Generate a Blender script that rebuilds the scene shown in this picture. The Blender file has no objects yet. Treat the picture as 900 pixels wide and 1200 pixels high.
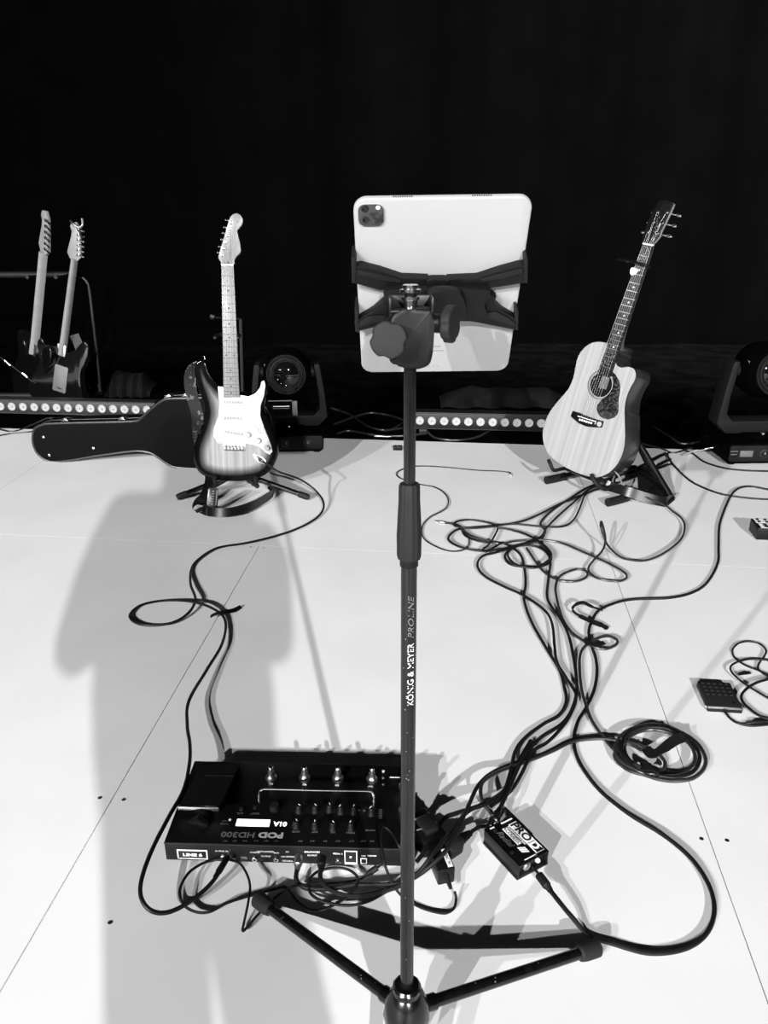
import bpy, bmesh, math, random
from mathutils import Vector, Matrix
random.seed(7)
PI = math.pi
SC = bpy.context.scene
C = SC.collection

# ------------------------------------------------------------ camera, world, lights, exposure
CAM_H = 1.25
PITCH = math.radians(22.6)
FPX = 940.0
cam_data = bpy.data.cameras.new('camera')
cam = bpy.data.objects.new('camera', cam_data)
C.objects.link(cam)
cam.location = (0, 0, CAM_H)
cam.rotation_euler = (PI / 2 - PITCH, 0, 0)
cam_data.sensor_fit = 'VERTICAL'
cam_data.sensor_height = 36.0
cam_data.lens = FPX / 1200 * 36.0
cam_data.clip_start = 0.02
cam_data.clip_end = 100
SC.camera = cam
SC.view_settings.view_transform = 'Standard'
SC.view_settings.look = 'None'
SC.view_settings.exposure = 1.27
SC.view_settings.gamma = 1.0
SC.view_settings.use_curve_mapping = False
w = bpy.data.worlds.new('world')
SC.world = w
w.use_nodes = True
w.node_tree.nodes['Background'].inputs[0].default_value = (1, 1, 1, 1)
w.node_tree.nodes['Background'].inputs[1].default_value = 0.0025

def spot(name, loc, target, power, size=70, blend=0.5, radius=0.1):
    ld = bpy.data.lights.new(name, 'SPOT')
    ld.energy = power; ld.spot_size = math.radians(size); ld.spot_blend = blend
    ld.shadow_soft_size = radius
    o = bpy.data.objects.new(name, ld); C.objects.link(o)
    o.location = loc
    d = Vector(target) - Vector(loc)
    o.rotation_euler = d.to_track_quat('-Z', 'Y').to_euler()
    return o

# three front-of-house stage lanterns behind the viewpoint
spot('front_spot_right', (2.92, -13.1, 6.3), (0.0, 3.0, 0), 5300, 42, 0.4, 0.085)
spot('front_spot_left', (-7.37, -12.0, 6.4), (0.2, 3.0, 0), 4700, 42, 0.4, 0.06)
spot('front_spot_far_left', (-9.54, -10.5, 6.1), (0.3, 3.0, 0), 3000, 42, 0.4, 0.065)
# weak wash on the black backcloth at right
spot('backcloth_wash', (7.5, 1.0, 6.0), (3.4, 7.5, 2.6), 9500, 56, 0.6, 0.3)

# ------------------------------------------------------------ picking real positions
CP, SP = math.cos(PITCH), math.sin(PITCH)
CAMP = Vector((0, 0, CAM_H))
def ray(px, py):
    u, v = px - 450.0, py - 600.0
    return Vector((u, FPX * CP - v * SP, -(v * CP + FPX * SP)))
def fl(px, py, z=0.0):
    r = ray(px, py); t = (z - CAM_H) / r.z
    return CAMP + r * t
def atY(px, py, Y):
    r = ray(px, py); return CAMP + r * (Y / r.y)
def atD(px, py, d):
    return CAMP + ray(px, py) * (d / FPX)
def hit(px, py, p0, n):
    r = ray(px, py); t = (Vector(p0) - CAMP).dot(n) / r.dot(n)
    return CAMP + r * t

# ------------------------------------------------------------ materials
def mat(name, g, rough=0.5, metal=0.0, spec=0.5, emit=0.0, coat=0.0, noise=0.0, nscale=30.0, bump=0.0, trans=0.0):
    m = bpy.data.materials.new(name); m.use_nodes = True
    nt = m.node_tree; b = nt.nodes['Principled BSDF']
    b.inputs['Base Color'].default_value = (g, g, g, 1)
    b.inputs['Roughness'].default_value = rough
    b.inputs['Metallic'].default_value = metal
    b.inputs['Specular IOR Level'].default_value = spec
    b.inputs['Coat Weight'].default_value = coat
    b.inputs['Transmission Weight'].default_value = trans
    if emit:
        b.inputs['Emission Color'].default_value = (1, 1, 1, 1)
        b.inputs['Emission Strength'].default_value = emit
    tc = nt.nodes.new('ShaderNodeTexCoord')
    n = nt.nodes.new('ShaderNodeTexNoise'); n.inputs['Scale'].default_value = nscale
    n.inputs['Detail'].default_value = 4
    nt.links.new(tc.outputs['Object'], n.inputs['Vector'])
    amt = noise if noise else 0.08
    mp = nt.nodes.new('ShaderNodeMapRange')
    mp.inputs['From Min'].default_value = 0.3; mp.inputs['From Max'].default_value = 0.7
    mp.inputs['To Min'].default_value = g * (1 - amt); mp.inputs['To Max'].default_value = g * (1 + amt)
    nt.links.new(n.outputs['Fac'], mp.inputs['Value'])
    cb = nt.nodes.new('ShaderNodeCombineColor')
    for k in range(3): nt.links.new(mp.outputs[0], cb.inputs[k])
    nt.links.new(cb.outputs[0], b.inputs['Base Color'])
    if bump:
        bp = nt.nodes.new('ShaderNodeBump'); bp.inputs['Strength'].default_value = bump
        bp.inputs['Distance'].default_value = 0.002
        nt.links.new(n.outputs['Fac'], bp.inputs['Height'])
        nt.links.new(bp.outputs[0], b.inputs['Normal'])
    return m

M = {}
M['black'] = mat('black_plastic', 0.004, 0.38, spec=0.22)
M['mattblack'] = mat('matt_black', 0.003, 0.8, spec=0.15)
M['rubber'] = mat('black_rubber', 0.007, 0.6, spec=0.25)
M['holder'] = mat('holder_plastic', 0.004, 0.45, spec=0.2, bump=0.05, nscale=400)
M['knobgrey'] = mat('knob_plastic', 0.013, 0.65, spec=0.2, bump=0.05, nscale=500)
M['bracket'] = mat('bracket_paint', 0.005, 0.4, spec=0.3)
M['tube'] = mat('stand_tube_black', 0.0035, 0.22, spec=0.45, noise=0.5, nscale=60)
M['chrome'] = mat('chrome', 0.75, 0.18, 1.0)
M['steel'] = mat('dull_steel', 0.45, 0.35, 1.0)
M['white'] = mat('white_print', 0.85, 0.5)
M['greyprint'] = mat('grey_print', 0.14, 0.5)
M['darkprint'] = mat('dark_print', 0.006, 0.5)
M['pickguard'] = mat('white_pickguard', 0.5, 0.35, coat=0.2)
M['pearl'] = mat('cream_plastic', 0.36, 0.4)
M['device'] = mat('pedalboard_shell', 0.0018, 0.42, spec=0.3, noise=0.3, nscale=200)
M['devpanel'] = mat('pedalboard_rear_panel', 0.005, 0.45, spec=0.3)
M['cable'] = mat('cable_black', 0.004, 0.5, spec=0.3)
M['cablegrey'] = mat('cable_grey', 0.016, 0.35, spec=0.6)
M['cablepale'] = mat('cable_pale', 0.25, 0.4)
M['glass'] = mat('dark_lens_glass', 0.003, 0.05, spec=0.5, coat=0.2)
M['yoke'] = mat('yoke_grey_paint', 0.007, 0.6, spec=0.15, bump=0.08, nscale=300)
M['yokedark'] = mat('head_dark_paint', 0.0007, 0.7, spec=0.03, bump=0.08, nscale=300)
M['led'] = mat('led_lens', 0.42, 0.12, spec=0.8, coat=0.6)
M['ledcore'] = mat('led_core', 0.36, 0.3)
M['batten'] = mat('batten_housing', 0.02, 0.5)
M['battendark'] = mat('batten_housing_dark', 0.005, 0.5)
M['case'] = mat('case_tolex', 0.0022, 0.7, spec=0.08, noise=0.3, nscale=150, bump=0.15)
M['caseedge'] = mat('case_edging', 0.02, 0.4, spec=0.5)
M['strapgrey'] = mat('strap_webbing', 0.05, 0.8, noise=0.25, nscale=90)
M['leather'] = mat('strap_leather', 0.006, 0.3, spec=0.6, noise=0.3, nscale=60)
M['velcro'] = mat('hook_and_loop', 0.006, 0.9, spec=0.1)
M['cloth'] = mat('folded_black_cloth', 0.005, 0.95, spec=0.1, noise=0.5, nscale=12, bump=0.4)
M['rosewood'] = mat('dark_fingerboard', 0.004, 0.45, spec=0.15, noise=0.3, nscale=40)
M['fretwire'] = mat('fret_wire', 0.6, 0.3, 1.0)
M['fretdark'] = mat('fret_wire_worn', 0.07, 0.4)
M['string'] = mat('string_wire', 0.14, 0.35, 0.8)
M['ebodyback'] = mat('black_lacquer', 0.003, 0.15, spec=0.7, coat=1.0)
M['plate'] = mat('grey_cover_plate', 0.11, 0.5)
M['mapleback'] = mat('maple_neck_back', 0.22, 0.4, noise=0.1, nscale=20)
M['silverprint'] = mat('silver_print', 0.42, 0.5)
M['skin'] = mat('skin_tone', 0.4, 0.6)
M['garment'] = mat('dark_clothing', 0.06, 0.9, bump=0.2, nscale=120)
M['hair'] = mat('dark_hair', 0.02, 0.7)

def wood(name, lo, hi, axis='X', scale=70.0, rough=0.4, coat=0.3, stretch=0.02):
    """straight grain running along local Y"""
    m = bpy.data.materials.new(name); m.use_nodes = True
    nt = m.node_tree; b = nt.nodes['Principled BSDF']
    b.inputs['Roughness'].default_value = rough; b.inputs['Coat Weight'].default_value = coat
    tc = nt.nodes.new('ShaderNodeTexCoord'); mp = nt.nodes.new('ShaderNodeMapping')
    mp.inputs['Scale'].default_value = (1, stretch, 0.3)
    n = nt.nodes.new('ShaderNodeTexNoise'); n.inputs['Scale'].default_value = scale; n.inputs['Detail'].default_value = 5
    nt.links.new(tc.outputs['Object'], mp.inputs[0]); nt.links.new(mp.outputs[0], n.inputs['Vector'])
    r = nt.nodes.new('ShaderNodeValToRGB')
    r.color_ramp.elements[0].position = 0.3; r.color_ramp.elements[0].color = (lo, lo, lo, 1)
    r.color_ramp.elements[1].position = 0.65; r.color_ramp.elements[1].color = (hi, hi, hi, 1)
    nt.links.new(n.outputs['Fac'], r.inputs[0]); nt.links.new(r.outputs[0], b.inputs['Base Color'])
    return m, nt, r, b
M['spruce'] = wood('spruce_top', 0.25, 0.36, scale=60)[0]
M['maple'] = wood('maple_neck', 0.13, 0.20, scale=90)[0]
M['mahogany'] = wood('dark_guitar_side', 0.012, 0.03, scale=50, rough=0.3)[0]

def sunburst():
    m, nt, r, b = wood('sunburst_lacquer', 0.17, 0.33, scale=55, rough=0.12, coat=0.0)
    b.inputs['Specular IOR Level'].default_value = 0.2
    at = nt.nodes.new('ShaderNodeAttribute'); at.attribute_name = 'edge'
    rp = nt.nodes.new('ShaderNodeValToRGB')
    rp.color_ramp.elements[0].position = 0.0; rp.color_ramp.elements[0].color = (0.004,) * 3 + (1,)
    rp.color_ramp.elements[1].position = 0.82; rp.color_ramp.elements[1].color = (1, 1, 1, 1)
    e = rp.color_ramp.elements.new(0.30); e.color = (0.012,) * 3 + (1,)
    e = rp.color_ramp.elements.new(0.52); e.color = (0.28,) * 3 + (1,)
    mx = nt.nodes.new('ShaderNodeMix'); mx.data_type = 'RGBA'; mx.blend_type = 'MULTIPLY'; mx.inputs[0].default_value = 1
    nt.links.new(at.outputs['Fac'], rp.inputs[0])
    nt.links.new(r.outputs[0], mx.inputs[6]); nt.links.new(rp.outputs[0], mx.inputs[7])
    nt.links.new(mx.outputs[2], b.inputs['Base Color'])
    return m
M['sunburst'] = sunburst()

def tortoise():
    m = mat('tortoiseshell', 0.012, 0.2, coat=0.8)
    nt = m.node_tree; b = nt.nodes['Principled BSDF']
    n = nt.nodes.new('ShaderNodeTexNoise'); n.inputs['Scale'].default_value = 38; n.inputs['Detail'].default_value = 3
    n.inputs['Distortion'].default_value = 2.5
    tc = nt.nodes.new('ShaderNodeTexCoord'); nt.links.new(tc.outputs['Object'], n.inputs['Vector'])
    r = nt.nodes.new('ShaderNodeValToRGB')
    r.color_ramp.elements[0].position = 0.45; r.color_ramp.elements[0].color = (0.005,) * 3 + (1,)
    r.color_ramp.elements[1].position = 0.7; r.color_ramp.elements[1].color = (0.06,) * 3 + (1,)
    nt.links.new(n.outputs['Fac'], r.inputs[0]); nt.links.new(r.outputs[0], b.inputs['Base Color'])
    return m
M['tortoise'] = tortoise()

def floor_white():
    m = bpy.data.materials.new('white_stage_floor_paint'); m.use_nodes = True
    nt = m.node_tree; b = nt.nodes['Principled BSDF']
    b.inputs['Roughness'].default_value = 0.55; b.inputs['Specular IOR Level'].default_value = 0.3
    g = nt.nodes.new('ShaderNodeNewGeometry')
    n1 = nt.nodes.new('ShaderNodeTexNoise'); n1.inputs['Scale'].default_value = 2.2; n1.inputs['Detail'].default_value = 6
    nt.links.new(g.outputs['Position'], n1.inputs['Vector'])
    r1 = nt.nodes.new('ShaderNodeMapRange'); r1.inputs['To Min'].default_value = 0.74; r1.inputs['To Max'].default_value = 0.82
    r1.inputs['From Min'].default_value = 0.3; r1.inputs['From Max'].default_value = 0.7
    nt.links.new(n1.outputs['Fac'], r1.inputs['Value'])
    # small scuffs: thresholded stretched noise
    mp = nt.nodes.new('ShaderNodeMapping'); mp.inputs['Scale'].default_value = (1, 3.0, 1); mp.inputs['Rotation'].default_value = (0, 0, 0.5)
    nt.links.new(g.outputs['Position'], mp.inputs[0])
    n2 = nt.nodes.new('ShaderNodeTexNoise'); n2.inputs['Scale'].default_value = 16; n2.inputs['Detail'].default_value = 8; n2.inputs['Roughness'].default_value = 0.75
    nt.links.new(mp.outputs[0], n2.inputs['Vector'])
    r2 = nt.nodes.new('ShaderNodeMapRange'); r2.inputs['From Min'].default_value = 0.72; r2.inputs['From Max'].default_value = 0.78
    r2.inputs['To Min'].default_value = 1.0; r2.inputs['To Max'].default_value = 0.35
    nt.links.new(n2.outputs['Fac'], r2.inputs['Value'])
    mu = nt.nodes.new('ShaderNodeMath'); mu.operation = 'MULTIPLY'
    nt.links.new(r1.outputs[0], mu.inputs[0]); nt.links.new(r2.outputs[0], mu.inputs[1])
    cb = nt.nodes.new('ShaderNodeCombineColor')
    for k in range(3): nt.links.new(mu.outputs[0], cb.inputs[k])
    nt.links.new(cb.outputs[0], b.inputs['Base Color'])
    return m
M['floorwhite'] = floor_white()
M['floorblack'] = mat('black_stage_floor', 0.0018, 0.9, spec=0.0, noise=0.5, nscale=6)
M['backcloth'] = mat('black_backcloth', 0.0008, 0.95, spec=0.0, noise=0.15, nscale=3)

def patterned():
    m = mat('patterned_strap', 0.2, 0.7)
    nt = m.node_tree; b = nt.nodes['Principled BSDF']
    tc = nt.nodes.new('ShaderNodeTexCoord')
    v = nt.nodes.new('ShaderNodeTexNoise'); v.inputs['Scale'].default_value = 26; v.inputs['Detail'].default_value = 5; v.inputs['Roughness'].default_value = 0.7
    nt.links.new(tc.outputs['Object'], v.inputs['Vector'])
    r = nt.nodes.new('ShaderNodeValToRGB')
    r.color_ramp.interpolation = 'CONSTANT'
    r.color_ramp.elements[0].position = 0; r.color_ramp.elements[0].color = (0.007,) * 3 + (1,)
    r.color_ramp.elements[1].position = 0.56; r.color_ramp.elements[1].color = (0.13,) * 3 + (1,)
    nt.links.new(v.outputs['Fac'], r.inputs[0]); nt.links.new(r.outputs[0], b.inputs['Base Color'])
    return m
M['patterned'] = patterned()

# ------------------------------------------------------------ mesh helpers
def link_mesh(name, bm, m, parent=None, smooth=True, mw=None):
    me = bpy.data.meshes.new(name)
    bmesh.ops.recalc_face_normals(bm, faces=bm.faces[:])
    bm.to_mesh(me); bm.free()
    me.materials.append(M[m] if isinstance(m, str) else m)
    if smooth:
        try: me.shade_smooth()
        except Exception: pass
        try: me.set_sharp_from_angle(angle=math.radians(35))
        except Exception: pass
    o = bpy.data.objects.new(name, me); C.objects.link(o)
    if parent is not None: o.parent = parent
    if mw is not None: o.matrix_local = mw
    return o

def BM(): return bmesh.new()

def box(bm, c, d, bev=0.0, mtx=None, seg=2):
    r = bmesh.ops.create_cube(bm, size=1.0)
    vs = r['verts']
    for v in vs: v.co = Vector((v.co.x * d[0], v.co.y * d[1], v.co.z * d[2]))
    if bev > 0:
        es = list({e for v in vs for e in v.link_edges})
        b = bmesh.ops.bevel(bm, geom=es, offset=min(bev, min(d) * 0.49), segments=seg, affect='EDGES', profile=0.5)
        vs = list({v for f in b['faces'] for v in f.verts} | {v for v in vs if v.is_valid})
    T = Matrix.Translation(Vector(c))
    if mtx is not None: T = T @ mtx.to_4x4()
    for v in vs: v.co = T @ v.co
    return vs

def catmull(pts, n=8, closed=False):
    P = [Vector(p) for p in pts]; out = []
    L = len(P)
    rng = range(L) if closed else range(L - 1)
    for i in rng:
        if closed: p0, p1, p2, p3 = P[i - 1], P[i], P[(i + 1) % L], P[(i + 2) % L]
        else:
            p1, p2 = P[i], P[i + 1]
            p0 = P[i - 1] if i > 0 else p1 * 2 - p2
            p3 = P[i + 2] if i + 2 < L else p2 * 2 - p1
        for k in range(n):
            t = k / n
            out.append(0.5 * ((2 * p1) + (p2 - p0) * t + (2 * p0 - 5 * p1 + 4 * p2 - p3) * t * t + (3 * p1 - p0 - 3 * p2 + p3) * t ** 3))
    if not closed: out.append(P[-1])
    return out

def tube(bm, pts, rad, seg=8, closed=False):
    P = [Vector(p) for p in pts]; n = len(P)
    if not isinstance(rad, (list, tuple)): rad = [rad] * n
    rings = []; up = None
    for i in range(n):
        if closed: t = P[(i + 1) % n] - P[i - 1]
        else: t = P[min(i + 1, n - 1)] - P[max(i - 1, 0)]
        if t.length < 1e-9: t = Vector((0, 0, 1))
        t.normalize()
        if up is None:
            up = Vector((0, 0, 1)) if abs(t.z) < 0.9 else Vector((1, 0, 0))
        s = t.cross(up)
        if s.length < 1e-6: s = t.cross(Vector((1, 0.3, 0.2)))
        s.normalize(); up = s.cross(t).normalized()
        rings.append([bm.verts.new(P[i] + (s * math.cos(a) + up * math.sin(a)) * rad[i]) for a in [2 * PI * k / seg for k in range(seg)]])
    m = n if closed else n - 1
    for i in range(m):
        a, b = rings[i], rings[(i + 1) % n]
        for k in range(seg):
            bm.faces.new((a[k], a[(k + 1) % seg], b[(k + 1) % seg], b[k]))
    if not closed:
        bm.faces.new(rings[0][::-1]); bm.faces.new(rings[-1])
    return rings

def lathe(bm, prof, mtx=None, seg=20):
    """prof: list of (radius, height); axis local Z"""
    T = mtx if mtx is not None else Matrix.Identity(4)
    rings = []
    for r, h in prof:
        if r < 1e-6: rings.append([bm.verts.new(T @ Vector((0, 0, h)))])
        else: rings.append([bm.verts.new(T @ Vector((r * math.cos(2 * PI * k / seg), r * math.sin(2 * PI * k / seg), h))) for k in range(seg)])
    for a, b in zip(rings[:-1], rings[1:]):
        for k in range(seg):
            k2 = (k + 1) % seg
            if len(a) == 1 and len(b) == 1: continue
            if len(a) == 1: bm.faces.new((a[0], b[k], b[k2]))
            elif len(b) == 1: bm.faces.new((a[k], a[k2], b[0]))
            else: bm.faces.new((a[k], a[k2], b[k2], b[k]))
    if len(rings[0]) > 1: bm.faces.new(rings[0][::-1])
    if len(rings[-1]) > 1: bm.faces.new(rings[-1])

def axisM(p, d):
    """matrix with local Z along d at p"""
    d = Vector(d).normalized()
    return Matrix.Translation(Vector(p)) @ d.to_track_quat('Z', 'Y').to_matrix().to_4x4()

def prism(bm, pts, z0, z1, bev=0.0, mtx=None, seg=2):
    """outline in XY extruded z0..z1 with rounded rims"""
    vs = [bm.verts.new((p[0], p[1], z0)) for p in pts]
    f = bm.faces.new(vs)
    r = bmesh.ops.extrude_face_region(bm, geom=[f])
    nv = [g for g in r['geom'] if isinstance(g, bmesh.types.BMVert)]
    for v in nv: v.co.z = z1
    allv = vs + nv
    if bev > 0:
        es = set()
        for grp in (vs, nv):
            s = set(grp)
            for v in grp:
                for e in v.link_edges:
                    if e.other_vert(v) in s: es.add(e)
        b = bmesh.ops.bevel(bm, geom=list(es), offset=bev, segments=seg, affect='EDGES', profile=0.5)
        allv = list({v for f in b['faces'] for v in f.verts} | {v for v in allv if v.is_valid})
    if mtx is not None:
        for v in allv: v.co = mtx @ v.co
    return allv

def disc_pts(cx, cy, r, n=24, ry=None):
    return [(cx + r * math.cos(2 * PI * k / n), cy + (ry or r) * math.sin(2 * PI * k / n)) for k in range(n)]
def rrect(cx, cy, w_, h_, r, n=5):
    out = []
    for sx, sy, a0 in ((1, 1, 0), (-1, 1, PI / 2), (-1, -1, PI), (1, -1, 3 * PI / 2)):
        for k in range(n + 1):
            a = a0 + PI / 2 * k / n
            out.append((cx + sx * (w_ / 2 - r) + r * math.cos(a), cy + sy * (h_ / 2 - r) + r * math.sin(a)))
    return out
def smooth2(pts, n=4):
    return [(p.x, p.y) for p in catmull([(a, b, 0) for a, b in pts], n, closed=True)]

def text(name, s, size, m, parent, mtx, depth=0.0002, shear=0.0, offs=0.0, align='CENTER', sx=1.0):
    cu = bpy.data.curves.new(name, 'FONT'); cu.body = s; cu.size = size; cu.extrude = depth
    cu.align_x = align; cu.align_y = 'CENTER'; cu.shear = shear; cu.offset = offs; cu.resolution_u = 3
    t = bpy.data.objects.new('tmp_text', cu); C.objects.link(t)
    dg = bpy.context.evaluated_depsgraph_get()
    me = bpy.data.meshes.new_from_object(t.evaluated_get(dg)); me.name = name
    bpy.data.objects.remove(t); bpy.data.curves.remove(cu)
    for v in me.vertices: v.co.x *= sx
    me.transform(mtx)
    me.materials.clear(); me.materials.append(M[m])
    o = bpy.data.objects.new(name, me); C.objects.link(o); o.parent = parent
    return o

def thing(name, label, cat, mtx=None, group=None):
    o = bpy.data.objects.new(name, None); C.objects.link(o)
    o.empty_display_size = 0.05
    if mtx is not None: o.matrix_world = mtx
    o['label'] = label; o['category'] = cat
    if group: o['group'] = group
    return o
def tag(o, label, cat, group=None):
    o['label'] = label; o['category'] = cat
    if group: o['group'] = group
    return o
def struct(o):
    o['kind'] = 'structure'; return o
def world_obj(name, bm, m, origin, smooth=True):
    """mesh given in world coordinates, origin moved to its base"""
    o0 = Vector(origin)
    for v in bm.verts: v.co -= o0
    o = link_mesh(name, bm, m, None, smooth); o.location = o0
    return o

# ------------------------------------------------------------ setting: floors and backcloth
bm = BM(); box(bm, (0, 1.5, -0.028), (16, 18, 0.04))
floor = struct(link_mesh('floor', bm, 'floorblack', None, False))
ANG = math.radians(5.85)
def st(s, t, z=0.0):
    return Vector((s * math.cos(ANG) + t * math.sin(ANG), -s * math.sin(ANG) + t * math.cos(ANG), z))
GAP = 0.0013
def panel(s0, s1, t0, t1):
    bm = BM()
    g2 = 0.0003
    pts = [st(s0 + GAP, t0 + g2), st(s1 - GAP, t0 + g2), st(s1 - GAP, t1 - g2), st(s0 + GAP, t1 - g2)]
    prism(bm, [(p.x, p.y) for p in pts], -0.008, 0.0)
    return link_mesh('floor_panel', bm, 'floorwhite', floor, False)
S = [-4.525, -3.26, -1.995, -0.73, 0.535, 1.80, 3.065, 4.33]
for a, b in zip(S[:-1], S[1:]):
    panel(a, b, 0.18, 2.62)
    panel(a, b, -2.26, 0.18)
for a, b in ((-4.525, -1.995), (-1.995, 0.535), (0.535, 3.065), (3.065, 4.33)):
    panel(a, b, 2.62, 3.95)
for px, py in ((117, 935), (145, 937), (294, 641), (309, 642), (852, 985), (822, 983), (129, 1081), (243, 782)):
    p = fl(px, py)
    bm = BM(); lathe(bm, [(0.0045, 0.0), (0.0045, 0.0006), (0.002, 0.0008), (0.0, 0.0002)], Matrix.Translation(p), 10)
    link_mesh('screw', bm, 'steel', floor)
# backcloth: long vertical pleats
bm = BM(); cols = []
N = 420
for i in range(N + 1):
    x = -9 + 18 * i / N
    y = 6.6 + 0.03 * math.sin(x * 6 + 0.6 * math.sin(x * 2.3)) + 0.004 * math.sin(x * 23)
    cols.append((bm.verts.new((x, y, -0.008)), bm.verts.new((x, y, 6.5))))
for a, b in zip(cols[:-1], cols[1:]): bm.faces.new((a[0], b[0], b[1], a[1]))
struct(link_mesh('wall_back', bm, 'backcloth'))

# ------------------------------------------------------------ microphone stand holding the tablet
UT = atD(480.5, 345, 0.868); UB = atD(478, 1150, 1.0)  # direction guide
base = fl(476.3, 1232); base.z = 0
top = atY(480.5, 436, 0.872)
axis = (top - base).normalized()
def pol(px, py):  # point on the pole nearest to that picture row
    best = min((base + axis * (k * 0.001) for k in range(0, 1200)), key=lambda p: abs((600 - FPX * ((p - CAMP).dot(Vector((0, SP, CP))) / (p - CAMP).dot(Vector((0, CP, -SP))))) - py))
    return best
zq = lambda py: (pol(0, py) - base).length
stand = thing('microphone_stand', 'tall black tubular tripod stand in the foreground holding the tablet', 'stand', axisM(base, axis))
h_cl0, h_cl1 = zq(652), zq(566)
h_top = zq(336)
bm = BM(); lathe(bm, [(0.0, 0.05), (0.0098, 0.05), (0.0098, h_cl0 + 0.01), (0.0, h_cl0 + 0.01)], seg=20); link_mesh('lower_tube', bm, 'tube', stand)
bm = BM(); lathe(bm, [(0.0, h_cl0), (0.0070, h_cl0), (0.0070, h_top), (0.0, h_top)], seg=18); link_mesh('upper_tube', bm, 'steel' if False else 'tube', stand)
# ribbed clutch grip
bm = BM(); prof = [(0.0135, h_cl0 - 0.002), (0.0148, h_cl0 + 0.003), (0.0150, h_cl0 + 0.03), (0.0142, (h_cl0 + h_cl1) / 2), (0.0128, h_cl1 - 0.02), (0.0125, h_cl1 - 0.003), (0.0108, h_cl1)]
seg = 48; rings = []
for r, h in prof:
    rings.append([bm.verts.new((rr * math.cos(2 * PI * k / seg), rr * math.sin(2 * PI * k / seg), h)) for k in range(seg) for rr in [r * (1.0 if (k % 4) < 2 else 0.94)]])
for a, b in zip(rings[:-1], rings[1:]):
    for k in range(seg): bm.faces.new((a[k], a[(k + 1) % seg], b[(k + 1) % seg], b[k]))
bm.faces.new(rings[0][::-1]); bm.faces.new(rings[-1])
link_mesh('clutch_grip', bm, 'knobgrey', stand)
bm = BM(); lathe(bm, [(0.0102, h_cl0 - 0.012), (0.0112, h_cl0 - 0.011), (0.0112, h_cl0), (0.0102, h_cl0 + 0.001)], seg=24); link_mesh('collar', bm, 'black', stand)
# lettering runs up the tube, on the side facing the viewer
def bend_text(s, size, h0, m, name, sx=1.0, shear=0.0, ang=-PI / 2 + 0.22):
    o = text(name, s, size, m, stand, Matrix.Identity(4), depth=0.0, align='LEFT', sx=sx, shear=shear)
    R_ = 0.0101
    for v in o.data.vertices:
        x, y = v.co.x, v.co.y
        a = ang - y / R_
        # text reads upward: text x -> height, text y -> to the left around the tube
        v.co = Vector((R_ * math.cos(a), R_ * math.sin(a), h0 + x))
    return o
qm = stand.matrix_world.to_3x3()
def loc_angle(dirw):
    l = qm.inverted() @ Vector(dirw); return math.atan2(l.y, l.x)
face = loc_angle((0, -1, 0)); rightw = loc_angle((1, 0, 0))
sgn = 1 if math.sin(rightw - face) > 0 else -1
def bend_text2(s, size, py0, py1, m, name, shear=0.0):
    o = text(name, s, size, m, stand, Matrix.Identity(4), depth=0.0, align='LEFT', shear=shear)
    xs = [v.co.x for v in o.data.vertices]; x0, x1 = min(xs), max(xs)
    a0, a1 = zq(py0), zq(py1); R_ = 0.0101
    for v in o.data.vertices:
        h = a0 + (v.co.x - x0) / (x1 - x0) * (a1 - a0)
        a = face + sgn * (0.30 - v.co.y / R_)
        v.co = Vector((R_ * math.cos(a), R_ * math.sin(a), h))
    return o
bend_text2('KÖNIG & MEYER', 0.0115, 822, 750, 'white', 'lettering')
bend_text2('PROLINE', 0.0105, 744, 694, 'greyprint', 'lettering', 0.3)
# scratches on the tube: small bare chips
for k in range(26):
    h = random.uniform(0.12, h_cl0 - 0.02); a = face + random.uniform(-1.1, 1.1); R_ = 0.0099
    p = Vector((R_ * math.cos(a), R_ * math.sin(a), h))
    bm = BM(); lathe(bm, [(0.0, -0.0002), (random.uniform(.0005, .0011), 0), (0.0, 0.0003)], axisM(p, (math.cos(a), math.sin(a), 0)), 6)
    link_mesh('paint_chip', bm, 'greyprint', stand)
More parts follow.
